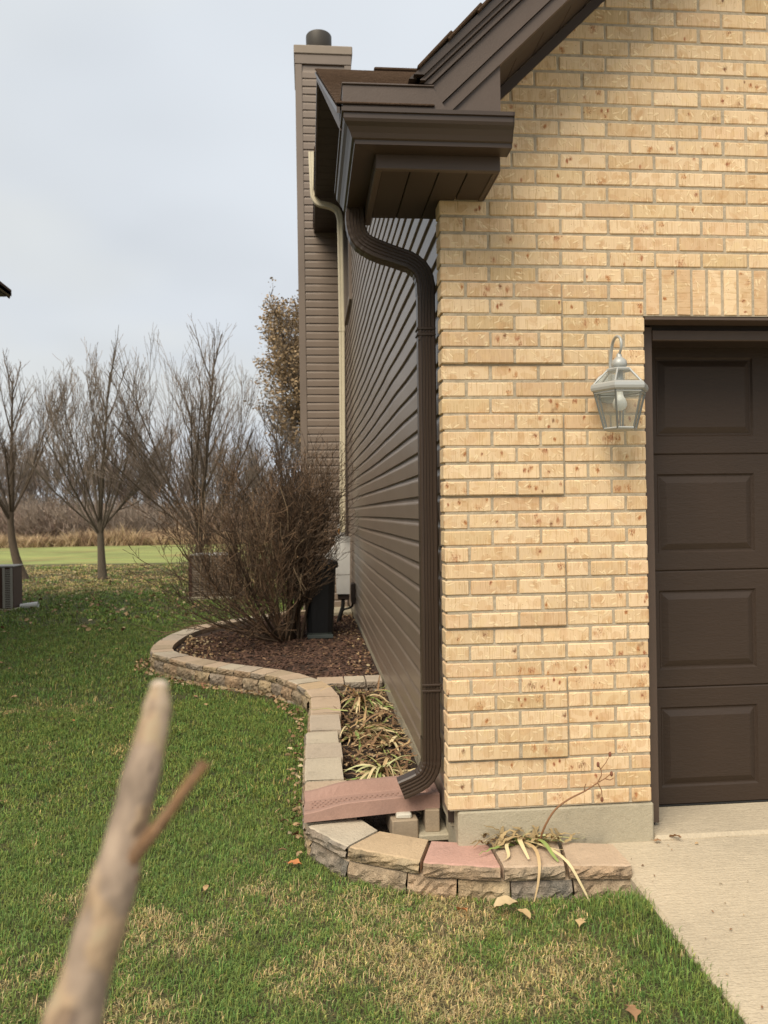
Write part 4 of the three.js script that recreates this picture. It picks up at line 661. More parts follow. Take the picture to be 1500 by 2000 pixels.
// ------------------------------------------------------------------ splash block and its props
{
  const o = thing('splash_block', 'pinkish brown splash block trough under the downspout outlet', 'splash block'), M = std(lin(0.4, 0.25, 0.2), { map: rep(T_conc, 1.5), bumpMap: rep(T_rough, 4), bumpScale: 0.0015, roughness: 0.9 });
  const n = 18, S = [], zf = -0.3, zb = -0.605;
  for (let i = 0; i <= n; i++) {
    const t = i / n, x = lerp(-0.587, 0.012, t), base = lerp(-0.127, -0.092, t), fl = sstep(0, 0.3, t), rim = lerp(0.038, 0.066, sstep(0, 0.35, t)), th = lerp(0.06, 0.034, fl), floor = base + 0.02;
    S.push([[zf, base], [zf - 0.004, base + rim - 0.004], [zf - 0.008, base + rim], [zf - 0.03, base + rim], [zf - 0.03 - th, floor + 0.004], [zf - 0.03 - th - 0.01, floor], [zb + 0.04 + th, floor], [zb + 0.03 + th, floor + 0.004], [zb + 0.03, base + rim], [zb + 0.008, base + rim], [zb, base]].map(([z, y]) => [x, y, z]));
  }
  const m = new MB(); for (let i = 0; i < n; i++) for (let k = 0; k < S[0].length; k++) { const k2 = (k + 1) % S[0].length; m.quad(S[i][k], S[i + 1][k], S[i + 1][k2], S[i][k2]); }
  for (const e of [0, n]) for (let k = 1; k < S[0].length - 1; k++) m.tri(S[e][0], S[e][k], S[e][k + 1]);
  part('trough', m.geo(true), M, o);
  part('end_wall', boxAt(-0.026, 0.016, -0.088, -0.024, zb + 0.004, zf - 0.003, 0.008), M, o);
  const hex = [], R = rng(4); for (let i = 0; i < 17; i++) for (let k = 0; k < 4; k++) { const x = -0.555 + i * 0.024 + (k % 2) * 0.012, t = (x + 0.587) / 0.6; const g = new THREE.CylinderGeometry(0.0085, 0.0115, 0.006, 6); g.translate(x, lerp(-0.127, -0.092, t) + 0.0225, -0.415 - k * 0.024); hex.push(g.toNonIndexed()); }
  const hp = part('studs', boxUV(mergeGeometries(hex)), M, o); hp.userData.kind = 'stuff';
  const P = (name, label, geo, mat, pos, cat) => { const q = part(numbered(name), geo, mat, scene); tag(q, label, cat); q.position.set(...pos); return q; };
  const cb = std(lin(0.4, 0.315, 0.22), { map: rep(T_conc, 2), bumpMap: rep(T_rough, 5), bumpScale: 0.002, roughness: 0.95 });
  P('support_brick', 'tan concrete brick under the middle of the splash block', cbox(0.115, 0.085, 0.2, 0.005, 0.001, R), cb, [-0.152, -0.165, -0.36], 'brick').rotation.y = 0.06;
  P('support_brick', 'upright tan concrete brick under the house end of the splash block', cbox(0.066, 0.1, 0.19, 0.005, 0.001, R), cb, [-0.02, -0.14, -0.375], 'brick').rotation.y = -0.04;
  P('paver', 'grey flat paver under the upright brick beside the foundation', cbox(0.135, 0.03, 0.22, 0.006, 0.001, R), M_found, [-0.02, -0.203, -0.36], 'paver');
  P('white_stone', 'small pale flat stone lying on the tan support brick', cbox(0.066, 0.022, 0.05, 0.005, 0.0015, R), std(lin(0.6, 0.56, 0.46), { roughness: 0.85, bumpMap: rep(T_rough, 2), bumpScale: 0.003 }), [-0.15, -0.1115, -0.3], 'stone');
}
// ------------------------------------------------------------------ brown corrugated downspout
{
  const o = thing('downspout', 'dark brown corrugated metal downspout at the corner between siding and brick', 'downspout'), zc = -0.26;
  // cross section in (n, z): fluted rectangle; swept along a path in the x-y plane
  const prof = (w, d) => { const P = [], fl = 4; P.push([-w / 2, -d / 2]); P.push([-w / 2, d / 2 - 0.006]); P.push([-w / 2 + 0.006, d / 2]);
    for (let i = 0; i < fl; i++) { const c = -w / 2 + 0.013 + ((w - 0.026) * (i + 0.5)) / fl, h = (w - 0.026) / fl / 2; P.push([c - h * 0.75, d / 2], [c - h * 0.35, d / 2 - 0.0045], [c + h * 0.35, d / 2 - 0.0045], [c + h * 0.75, d / 2]); }
    P.push([w / 2 - 0.006, d / 2]); P.push([w / 2, d / 2 - 0.006]); P.push([w / 2, -d / 2]); return P; };
  const sweep = (pts, w, d, rib = null) => { const m = new MB(), base = prof(w, d); let L = 0; const rings = pts.map((p, i) => { const a = pts[Math.max(0, i - 1)], b = pts[Math.min(pts.length - 1, i + 1)]; let tx = b[0] - a[0], ty = b[1] - a[1]; const l = Math.hypot(tx, ty); tx /= l; ty /= l; const nx = -ty, ny = tx, s = rib ? rib(i, pts.length) : 1; if (i) L += Math.hypot(p[0] - pts[i - 1][0], p[1] - pts[i - 1][1]); return [base.map(([n, z]) => [p[0] + nx * n * s, p[1] + ny * n * s, zc + z * s + (p[2] || 0)]), L]; });
    for (let i = 0; i < rings.length - 1; i++) for (let k = 0; k < base.length; k++) { const k2 = (k + 1) % base.length, [A, la] = rings[i], [B, lb] = rings[i + 1]; m.quad(A[k], A[k2], B[k2], B[k], [k * 0.01, la], [k * 0.01 + 0.01, la], [k * 0.01 + 0.01, lb], [k * 0.01, lb]); } return m.geo(); };
  const P2 = (pts, n) => new THREE.CatmullRomCurve3(pts.map(([x, y]) => new THREE.Vector3(x, y, 0)), false, 'centripetal').getPoints(n).map((v) => [v.x, v.y]);
  const W = 0.082, D = 0.062, M = M_gutter;
  part('outlet', sweep([[-0.326, 2.56], [-0.326, 2.5]], W * 0.96, D * 0.96), M, o);
  const e1 = P2([[-0.326, 2.52], [-0.324, 2.46], [-0.305, 2.405], [-0.262, 2.373], [-0.19, 2.344]], 34), crimp = (a, b) => (i, n) => { const t = i / (n - 1); return t > a && t < b ? 1 + 0.022 * Math.sin(t * 60) : 1.02; };
  part('elbow', sweep(e1, W, D, crimp(0.15, 0.75)), M, o);
  const e2 = P2([[-0.2, 2.348], [-0.13, 2.325], [-0.085, 2.308], [-0.045, 2.275], [-0.026, 2.225], [-0.022, 2.17]], 34);
  part('elbow', sweep(e2, W * 0.97, D * 0.97, crimp(0.35, 0.85)), M, o);
  part('pipe', sweep([[-0.0225, 2.185], [-0.024, 1.6], [-0.0265, 0.9], [-0.029, 0.21]], W * 0.94, D * 0.94), M, o);
  const e3 = P2([[-0.029, 0.235], [-0.029, 0.16], [-0.034, 0.11], [-0.06, 0.066], [-0.1, 0.042], [-0.165, 0.016]], 40);
  part('elbow', sweep(e3, W, D * 1.05, crimp(0.2, 0.72)), M, o);
  const lipz = (y, label) => { for (const e of [0, 0.026]) part('strap', boxAt(-0.0675, 0.016, y + e, y + e + 0.012, zc - 0.034, zc + 0.0322, 0.003), M, o); }; lipz(1.985); lipz(0.435);
  for (const [x, y] of [[-0.058, 2.15], [-0.058, 1.97]]) { const s = part('screw', lathe([[0, 0.003], [0.004, 0.002], [0.005, 0]], 8), M_trim, o); s.rotation.x = Math.PI / 2; s.position.set(x, y, zc + 0.031); }
}
// ------------------------------------------------------------------ things at the back corner
{
  const M_cream = std(lin(0.72, 0.64, 0.46), { roughness: 0.5, map: rep(T_var, 2) }), M_white = std(lin(0.8, 0.79, 0.75), { roughness: 0.5, map: rep(T_var, 2) });
  const o = thing('cream_downspout', 'cream downspout running down the inside corner beside the chimney', 'downspout'), z = -7.25;
  const rect = (pts, w, d) => { const m = new MB(), R = pts.map((p, i) => { const a = pts[Math.max(0, i - 1)], b = pts[Math.min(pts.length - 1, i + 1)]; let tx = b[0] - a[0], ty = b[1] - a[1]; const l = Math.hypot(tx, ty); const nx = -ty / l, ny = tx / l; return [[-w, -d], [-w, d * 0.8], [-w * 0.8, d], [-w * 0.3, d], [-w * 0.22, d * 0.82], [w * 0.22, d * 0.82], [w * 0.3, d], [w * 0.8, d], [w, d * 0.8], [w, -d]].map(([n, q]) => [p[0] + nx * n, p[1] + ny * n, z + q]); }); for (let i = 0; i < R.length - 1; i++) for (let k = 0; k < 10; k++) m.quad(R[i][k], R[i][(k + 1) % 10], R[i + 1][(k + 1) % 10], R[i + 1][k]); for (const e of [0, R.length - 1]) for (let k = 1; k < 9; k++) m.tri(R[e][0], R[e][k], R[e][k + 1]); return m.geo(true); };
  const c2 = (pts, n) => new THREE.CatmullRomCurve3(pts.map(([x, y]) => new THREE.Vector3(x, y, 0)), false, 'centripetal').getPoints(n).map((v) => [v.x, v.y]);
  part('pipe', rect([[-0.442, 5.86], [-0.427, 5.37]], 0.037, 0.03), M_cream, o);
  part('elbow', rect(c2([[-0.427, 5.39], [-0.415, 5.285], [-0.36, 5.21], [-0.21, 5.172], [-0.12, 5.115], [-0.088, 5.02], [-0.086, 4.9]], 30), 0.038, 0.031), M_cream, o);
  part('pipe', rect([[-0.086, 4.92], [-0.083, 3.6], [-0.095, 2.2], [-0.115, 0.98]], 0.036, 0.03), M_cream, o);
  part('coupling', rect([[-0.083, 3.62], [-0.083, 3.56]], 0.04, 0.034), M_cream, o);
  // meter cabinet
  const m = thing('meter_cabinet', 'white utility cabinet with a slanted hood at the foot of the cream pipe', 'utility box');
  part('cabinet', prism([[-0.192, 0.173], [-0.026, 0.169], [-0.01, 0.917], [-0.208, 0.921], [-0.206, 0.6]], -7.5, -7.38), M_white, m);
  part('hood', prism([[-0.208, 0.807], [-0.344, 0.69], [-0.326, 0.576], [-0.2, 0.56]], -7.48, -7.36), M_white, m);
  part('hub', boxAt(-0.17, -0.06, 0.915, 1.08, -7.47, -7.385, 0.02), std(lin(0.55, 0.54, 0.52), { roughness: 0.4, metalness: 0.3 }), m);
  part('seam', boxAt(-0.19, -0.02, 0.42, 0.425, -7.381, -7.3775, 0.001), M_trim, m);
  part('warning_label', boxAt(-0.168, -0.142, 0.95, 1.02, -7.386, -7.382, 0.001), std(lin(0.55, 0.25, 0.06)), m);
  part('base', boxAt(-0.18, -0.03, 0.1, 0.168, -7.49, -7.4, 0.006), M_trimDark, m);
  const j = thing('junction_box', 'small dark brown box on the siding beside the white cabinet', 'electrical box'); part('box', boxAt(-0.022, 0.03, 0.08, 0.34, -7.2, -7.0, 0.01), M_trimDark, j); part('lid', boxAt(-0.028, -0.0225, 0.1, 0.32, -7.18, -7.02, 0.003), M_trim, j);
  const cb = thing('cable', 'dark cable looping from the small brown box down to the ground', 'cable'); part('cable_run', tube(curve([[-0.0, 0.09, -7.1], [-0.015, 0.03, -7.15], [-0.06, 0.0, -7.25], [-0.12, -0.04, -7.35], [-0.16, -0.22, -7.4]], 24), 0.014, 7), M_black, cb);
  const c3 = thing('conduit_stub', 'dark conduit from the bottom of the white cabinet into the soil', 'pipe'); part('pipe', tube(curve([[-0.11, 0.11, -7.44], [-0.12, -0.0, -7.42], [-0.15, -0.09, -7.4], [-0.2, -0.24, -7.38]], 14), 0.025, 8), M_black, c3);
  const pad = part(numbered('concrete_pad'), boxAt(-0.32, 0.04, -0.36, -0.13, -9.1, -8.0, 0.012), M_found, scene); tag(pad, 'small pale concrete pad in the corner under the white cabinet', 'concrete pad');
  // bin
  const b = thing('trash_bin', 'black plastic bin with a flat lid between the bare shrub and the siding', 'bin', [-0.435, -0.19, -6.12]), MB_ = std(lin(0.008, 0.009, 0.01), { roughness: 0.42 });
  const taper = (w0, d0, w1, d1, y0, y1) => { const q = new MB(), r = (w, d, y) => { const out = []; for (let i = 0; i < 24; i++) { const a = (i / 24) * 6.2832, c = Math.cos(a), s = Math.sin(a), f = Math.pow(Math.pow(Math.abs(c), 5) + Math.pow(Math.abs(s), 5), -0.2); out.push([c * f * w, y, s * f * d]); } return out; }; const A = r(w0, d0, y0), B = r(w1, d1, y1); for (let i = 0; i < 24; i++) { const k = (i + 1) % 24; q.quad(A[i], A[k], B[k], B[i]); q.tri([0, y1, 0], B[i], B[k]); q.tri([0, y0, 0], A[k], A[i]); } return q.geo(true); };
  part('body', taper(0.15, 0.16, 0.19, 0.2, 0.07, 0.82), MB_, b); part('rim', taper(0.212, 0.222, 0.218, 0.228, 0.8, 0.845), MB_, b); part('lid', taper(0.216, 0.226, 0.2, 0.21, 0.8455, 0.875), MB_, b);
  part('base', taper(0.15, 0.16, 0.152, 0.162, 0.0, 0.0695), std(lin(0.035, 0.045, 0.04), { roughness: 0.6 }), b);
  part('base_band', boxAt(-0.145, 0.148, 0.008, 0.05, 0.158, 0.168, 0.004), std(lin(0.07, 0.085, 0.08), { roughness: 0.6 }), b);
}
// ------------------------------------------------------------------ wall lantern
{
  const o = thing('wall_lantern', 'silver grey coach lantern with clear glass panes on the brick beside the garage door', 'wall lamp', [0.697, 0, 0.122]);
  const M = std(lin(0.43, 0.44, 0.42), { roughness: 0.45, metalness: 0.2 }), MD = std(lin(0.2, 0.205, 0.19), { roughness: 0.4, metalness: 0.4 });
  const G = new THREE.MeshPhysicalMaterial({ color: lin(0.88, 0.9, 0.88), roughness: 0.14, transmission: 0.93, thickness: 0, ior: 1.45 });
  const hx = (r, y) => [0, 1, 2, 3, 4, 5].map((i) => { const a = ((i * 60 - 30) * Math.PI) / 180; return [Math.sin(a) * r, y, Math.cos(a) * r]; });
  const bot = hx(0.066, 1.54), rim = hx(0.106, 1.688), rimT = hx(0.106, 1.716), neck = hx(0.05, 1.772);
  const bar = (name, a, b, r, mat) => part(name, tube([a, b], r, 6), mat, o);
  const mix = (a, b, t) => a.map((v, i) => lerp(v, b[i], t));
  for (let i = 0; i < 6; i++) {
    const k = (i + 1) % 6;
    bar('bar', bot[i], rim[i], 0.0042, i < 2 ? MD : MD); bar('roof_bar', rimT[i], neck[i], 0.0042, M);
    const q = new MB(); q.quad(bot[i], bot[k], rim[k], rim[i]); part('pane', q.geo(true), G, o);
    const q2 = new MB(); q2.quad(rimT[i], rimT[k], neck[k], neck[i]); part('roof_pane', q2.geo(true), G, o);
    bar('bottom_bar', bot[i], bot[k], 0.004, M);
    bar('top_bar', mix(rim[i], bot[i], 0.06), mix(rim[k], bot[k], 0.06), 0.004, M);
  }
  const hexRing = (R) => { const m = new MB(); for (let i = 0; i < 6; i++) { const k = (i + 1) % 6; for (let j = 0; j < R.length; j++) { const j2 = (j + 1) % R.length, [r0, y0] = R[j], [r1, y1] = R[j2], A = hx(r0, y0), B = hx(r1, y1); m.quad(A[i], A[k], B[k], B[i]); } } return m.geo(true); };
  part('rim', hexRing([[0.098, 1.688], [0.108, 1.684], [0.117, 1.69], [0.12, 1.7], [0.117, 1.712], [0.108, 1.719], [0.098, 1.717]]), M, o);
  part('collar', hexRing([[0.0, 1.769], [0.052, 1.769], [0.054, 1.775], [0.048, 1.78], [0.0, 1.782]]), M, o);
  part('floor', hexRing([[0.0, 1.533], [0.064, 1.533], [0.068, 1.539], [0.0, 1.544]]), M, o);
  part('finial', lathe([[0, 1.778], [0.026, 1.782], [0.031, 1.796], [0.028, 1.812], [0.016, 1.822], [0.01, 1.828], [0.011, 1.834], [0.006, 1.842], [0, 1.843]], 24), M, o);
  part('arm', tube(curve([[0, 1.835, 0.0], [0.0, 1.86, 0.022], [0.0, 1.894, 0.018], [0.0, 1.913, -0.022], [0.0, 1.9, -0.062], [0, 1.85, -0.088], [0, 1.78, -0.098], [0, 1.745, -0.105]], 36), [...Array(37)].map((_, i) => lerp(0.005, 0.0075, i / 36)), 10), M, o);
  const bp = part('back_plate', lathe([[0, 0.018], [0.03, 0.017], [0.052, 0.01], [0.062, 0.004], [0.064, 0], [0, 0]], 32), M, o); bp.rotation.x = Math.PI / 2; bp.position.set(0, 1.72, -0.121);
  part('bulb', lathe([[0, 1.612], [0.012, 1.6135], [0.022, 1.62], [0.028, 1.632], [0.028, 1.645], [0.023, 1.658], [0.016, 1.668], [0.0135, 1.678], [0.0135, 1.7]], 24), std(lin(0.88, 0.88, 0.85), { roughness: 0.3 }), o);
  part('socket', lathe([[0.0, 1.695], [0.016, 1.695], [0.016, 1.735], [0.012, 1.77], [0, 1.77]], 16), M, o);
  const cs = part('rear_rod', tube([[0.012, 1.54, -0.03], [0.014, 1.62, -0.035]], 0.003, 6), MD, o);
}
// ------------------------------------------------------------------ condensers and the neighbour's house
function condenser(name, label, pos, ry, s, panel) {
  const o = thing(name, label, 'air conditioner', pos); o.rotation.y = ry; const [w, h, d] = s, MB1 = std(lin(0.06, 0.027, 0.017), { roughness: 0.6 }), G = std(lin(0.36, 0.34, 0.3), { roughness: 0.5 }), GD = std(lin(0.14, 0.14, 0.13), { roughness: 0.6 });
  part('base_pad', boxAt(-w / 2 - 0.06, w / 2 + 0.06, -0.08, 0.03, -d / 2 - 0.06, d / 2 + 0.06, 0.01), M_found, o);
  part('cabinet', boxAt(-w / 2, w / 2, 0.031, h - 0.03, -d / 2, d / 2, 0.01), panel || MB1, o); part('top', boxAt(-w / 2 - 0.012, w / 2 + 0.012, h - 0.0295, h, -d / 2 - 0.012, d / 2 + 0.012, 0.01), G, o);
  for (const x of [-w / 2, w / 2]) part('corner_post', boxAt(x - (panel ? 0.035 : 0.006), x + (panel ? 0.035 : 0.006), 0.031, h - 0.03, d / 2 - 0.01, d / 2 + 0.008, 0.003), MB1, o);
  return [o, w, h, d, G, GD];
}
{
  const [o, w, h, d, G, GD] = condenser('condenser_unit', 'dark brown air conditioner with a grey louvre strip at the left lawn edge', [-5.97, -0.38, -11.76], 0.0, [0.56, 0.78, 0.46]);
  for (const x of [0.125, 0.255]) part('louvre_rail', boxAt(x - 0.02, x + 0.02, 0.035, h - 0.035, d / 2 + 0.001, d / 2 + 0.022, 0.004), G, o);
  for (let i = 0; i < 22; i++) part('louvre', boxAt(0.146, 0.234, 0.045 + i * 0.031, 0.045 + i * 0.031 + 0.016, d / 2 + 0.002, d / 2 + 0.018, 0.003), G, o);
  const w2 = thing('downspout_extension', 'short white drain pipe end on the lawn beside the brown air conditioner', 'pipe', [-5.46, -0.32, -11.8]); const p = part('pipe', lathe([[0.05, 0], [0.055, 0], [0.055, 0.3], [0.05, 0.3], [0.05, 0]], 16), std(lin(0.75, 0.74, 0.7), { roughness: 0.5 }), w2); p.rotation.z = Math.PI / 2 + 0.1; p.position.x = 0.1; part('pipe_bore', lathe([[0, 0.05], [0.049, 0.05]], 12), M_black, w2).rotation.z = Math.PI / 2;
  const [o2] = condenser('condenser_unit', 'tan and brown air conditioner half hidden behind the bare shrub', [-2.36, -0.36, -13.0], -0.05, [0.86, 0.84, 0.8], std(lin(0.2, 0.155, 0.115), { roughness: 0.7, map: rep(T_var, 1) }));
  for (let i = 0; i < 15; i++) part('louvre', boxAt(-0.36, 0.38, 0.08 + i * 0.047, 0.08 + i * 0.047 + 0.02, 0.4005, 0.415, 0.004), std(lin(0.23, 0.18, 0.135), { roughness: 0.6 }), o2);
  const nb = thing('neighbour_house', 'neighbouring house of which one eave corner shows at the left frame edge', 'house'), MW = std(lin(0.42, 0.36, 0.28), { map: rep(T_var, 0.6) });
  part('wall', boxAt(-13, -6.2, -0.6, 5.02, -10.8, 2, 0.01), MW, nb);
  part('roof', prism([[-5.56, 5.03], [-5.56, 5.14], [-9.6, 8.5], [-13.8, 5.14], [-13.8, 5.03], [-9.6, 8.35]], -11.28, 2.4), M_shingle, nb);
  part('soffit', boxAt(-6.19, -5.62, 5.0, 5.03, -11.2, 2.3, 0.004), M_soffit, nb);
  part('gutter', boxAt(-5.615, -5.56, 5.02, 5.11, -11.25, 2.3, 0.012), M_post, nb);
  part('rake_board', prism([[-5.6, 4.99], [-5.57, 5.08], [-9.6, 8.43], [-9.6, 8.2]], -11.3, -11.282), M_post, nb);
}

// ------------------------------------------------------------------ woody plants
// grows tubes into MBs by level; bend and upward pull give the habit
function grow(R, out, p, d, L, r, lvl, o) {
  const n = o.segs[lvl] || 3, pts = [p], rad = [r]; let q = p.slice(), v = d.slice(), kids = [];
  for (let i = 1; i <= n; i++) {
    const up = o.up[lvl] ?? 0, w = o.wob[lvl] ?? 0.1; v = [v[0] + (R() - 0.5) * w, v[1] + (R() - 0.5) * w + up / n, v[2] + (R() - 0.5) * w]; const l = Math.hypot(...v); v = v.map((x) => x / l);
    q = q.map((x, k) => x + (v[k] * L) / n); pts.push(q.slice()); rad.push(Math.max(o.min, r * (1 - (i / n) * (o.taper[lvl] ?? 0.7)))); kids.push([q.slice(), v.slice(), i / n]);
    if (o.env && lvl > -1) { const [hc, rx, ry] = o.env; if (Math.hypot(q[0] / rx, (q[1] - hc) / ry, q[2] / rx) > 0.86 + 0.3 * R() && q[1] > hc - ry * 0.4) break; }
  }
  if (pts.length < 3 && lvl > 1 && o.env) { if (R() < 0.5) return; } const m_ = kids.length; tubeInto(out[Math.min(lvl, out.length - 1)], pts, rad, o.sides[lvl] || 3);
  if (lvl + 1 >= o.levels) { o.tip && o.tip(q, v); return; }
  const nk = Math.ceil((o.kids[lvl] * m_) / n);
  for (let i = 0; i < nk; i++) {
    const t = lerp(o.from[lvl], 1, (i + R() * 0.8) / nk), idx = Math.min(m_ - 1, Math.floor(t * m_)), [kp, kv] = kids[idx], pp = idx > 0 ? kp.map((x, k) => lerp(kids[idx - 1][0][k], x, t * m_ - idx)) : kp;
    const a = R() * 6.28, ang = o.ang[lvl] * (0.7 + 0.6 * R()), ax = new THREE.Vector3(Math.cos(a), 0.15, Math.sin(a)).cross(V3(kv)).normalize(); const nd = V3(kv).applyAxisAngle(ax, ang);
    const ll = L * o.len[lvl] * (0.65 + 0.6 * R()) * (1 - 0.35 * t * (o.short ?? 1));
    grow(R, out, pp, nd.toArray(), ll, Math.max(o.min, r * (o.rk[lvl] ?? 0.5) * (1 - 0.4 * t)), lvl + 1, o);
  }
}
const T_bark = tex(256, 512, (u, v) => { const n = 0.6 + 0.8 * (fbm(u * 10, v * 6, 4, 0, 4) - 0.1) * vn(u * 30, v * 12, 0, 7) + 0.2 * vn(u * 60, v * 40, 0, 2); return [n, n, n]; });
const bark = (r, g, b) => std(lin(r, g, b), { map: rep(T_bark, 4, 2), bumpMap: rep(T_bark, 4, 2), bumpScale: 0.01, roughness: 0.95 });
{ // the bare shrub
  const o = thing('bare_shrub', 'large bare brown multi-stemmed shrub in the mulch bed by the siding', 'shrub', [-0.83, -0.19, -5.95]);
  const mats = [bark(0.15, 0.1, 0.063), bark(0.27, 0.17, 0.1), bark(0.085, 0.058, 0.036), bark(0.3, 0.19, 0.11)], tw = [new MB(), new MB(), new MB()], R = rng(17);
  const cfg = { levels: 4, segs: [9, 6, 4, 3], up: [0.55, 0.5, 0.35, 0.3], wob: [0.16, 0.26, 0.34, 0.4], taper: [0.72, 0.7, 0.6, 0.5], sides: [6, 4, 3, 3], kids: [8, 6, 3], from: [0.2, 0.15, 0.15], ang: [0.45, 0.6, 0.8], len: [0.5, 0.5, 0.55], rk: [0.52, 0.58, 0.65], min: 0.0022, short: 0.6 };
  for (let i = 0; i < 74; i++) {
    const a = R() * 6.28, sp = Math.pow(R(), 0.6), left = Math.cos(a) < 0 ? 1.46 : 0.3, th = sp * 0.98 * left * (Math.abs(Math.sin(a)) * 0.25 + 0.82), L = (0.95 + R() * 0.72) * (1 + 0.12 * sp * (left > 1 ? 1 : 0));
    const d = [Math.sin(th) * Math.cos(a), Math.cos(th), Math.sin(th) * Math.sin(a) * 0.8], sm_ = new MB(), k = (R() * 3) | 0;
    grow(R, [sm_, tw[k], tw[k], tw[(k + 1) % 3]], [Math.cos(a) * 0.2 * R(), 0, Math.sin(a) * 0.16 * R()], d, L, 0.006 + R() * 0.01, 0, cfg);
    part('stem', smoothNormals(sm_.geo()), mats[[0, 2, 1][k]], o);
  }
  tw.forEach((m, k) => { const t = part('twigs', m.geo(), mats[[1, 2, 0][k]], o); t.userData.kind = 'stuff'; });
  for (let i = 0; i < 34; i++) { const a = R() * 6.28, p = [Math.cos(a) * 0.75 * R() - 0.25, 0.4 + R() * 0.9, 0.35 + R() * 0.3]; const v = [(R() - 0.5) * 0.5, 0.5 + R(), 0]; part('pale_twig', tube(curve([p, p.map((x, k) => x + v[k] * 0.14 + (R() - 0.5) * 0.05), p.map((x, k) => x + v[k] * 0.3 + (R() - 0.5) * 0.09)], 8), 0.0035, 5), bark(0.34, 0.25, 0.15), o); }
  const lf = [], lc = []; for (let i = 0; i < 170; i++) { const a = R() * 6.28, r = R() * 0.9; lf.push(new THREE.Matrix4().compose(new THREE.Vector3(Math.cos(a) * r - 0.25, 0.3 + R() * 1.3, Math.sin(a) * r * 0.7), new THREE.Quaternion().setFromEuler(new THREE.Euler(R() * 6, R() * 6, R() * 6)), new THREE.Vector3(0.5, 0.5, 0.5))); const j = 0.5 + R() * 0.6; lc.push(lin(0.26 * j, 0.16 * j, 0.08 * j)); }
  stuff('withered_leaves', leafGeo(0.05, 0.026, 0.02, 44), std(0xffffff, { side: THREE.DoubleSide }), lf, lc, o);
}
function tree(name, label, pos, seed, trunkH, trunkR, lean, cfg, limbs, matTrunk, matTwig, group, leafy) {
  const o = thing(name, label, 'tree', pos, group), R = rng(seed), tk = new MB(), br = new MB(), tws = new MB();
  const n = 8, pts = [], rad = []; for (let i = 0; i <= n; i++) { const t = i / n; pts.push([lean[0] * Math.sin(t * 2.2) + lean[1] * t, trunkH * t - 0.1, (R() - 0.5) * 0.03]); rad.push(trunkR * (1 - 0.35 * t + 0.35 * Math.pow(1 - t, 6))); }
  tubeInto(tk, pts, rad, 12);
  const top = pts[n], leaves = []; cfg.tip = leafy ? (q) => { if (R() < leafy) leaves.push(q.slice()); } : null;
  for (let i = 0; i < limbs; i++) { const a = (i / limbs) * 6.28 + R() * 0.8, lead = i === 0, th = lead ? 0.08 : (cfg.spread ?? 0.6) * (0.55 + 0.75 * R()), L = (cfg.limb ?? 3.6) * (lead ? 0.92 : 0.75 + 0.4 * R()), hh = lead ? 0 : -R() * (cfg.down ?? 0.4);
    grow(R, [br, br, tws, tws], [top[0], top[1] + hh, top[2]], [Math.sin(th) * Math.cos(a), Math.cos(th), Math.sin(th) * Math.sin(a)], L, trunkR * (lead ? 0.62 : 0.2 + 0.12 * R()), 0, cfg); }
  part('trunk', smoothNormals(tk.geo()), matTrunk, o); const cr = grp('crown', o); part('branch', smoothNormals(br.geo()), matTrunk, cr).userData.kind = 'stuff'; part('twigs', tws.geo(), matTwig, cr).userData.kind = 'stuff';
  if (leaves.length) { const ms = [], cs = []; for (const q of leaves) for (let k = 0; k < 3; k++) { ms.push(new THREE.Matrix4().compose(new THREE.Vector3(q[0] + (R() - 0.5) * 0.3, q[1] + (R() - 0.5) * 0.3, q[2] + (R() - 0.5) * 0.3), new THREE.Quaternion().setFromEuler(new THREE.Euler(R() * 6, R() * 6, R() * 6)), new THREE.Vector3(1, 1, 1).multiplyScalar((cfg.leaf || 1) * (0.7 + R() * 0.6)))); const j = 0.55 + R() * 0.6; cs.push(lin(0.34 * j, 0.235 * j, 0.125 * j)); } stuff('dry_leaves', leafGeo(0.13, 0.08, 0.03, seed), std(0xffffff, { side: THREE.DoubleSide, roughness: 0.8 }), ms, cs, cr); }
  return o;
}
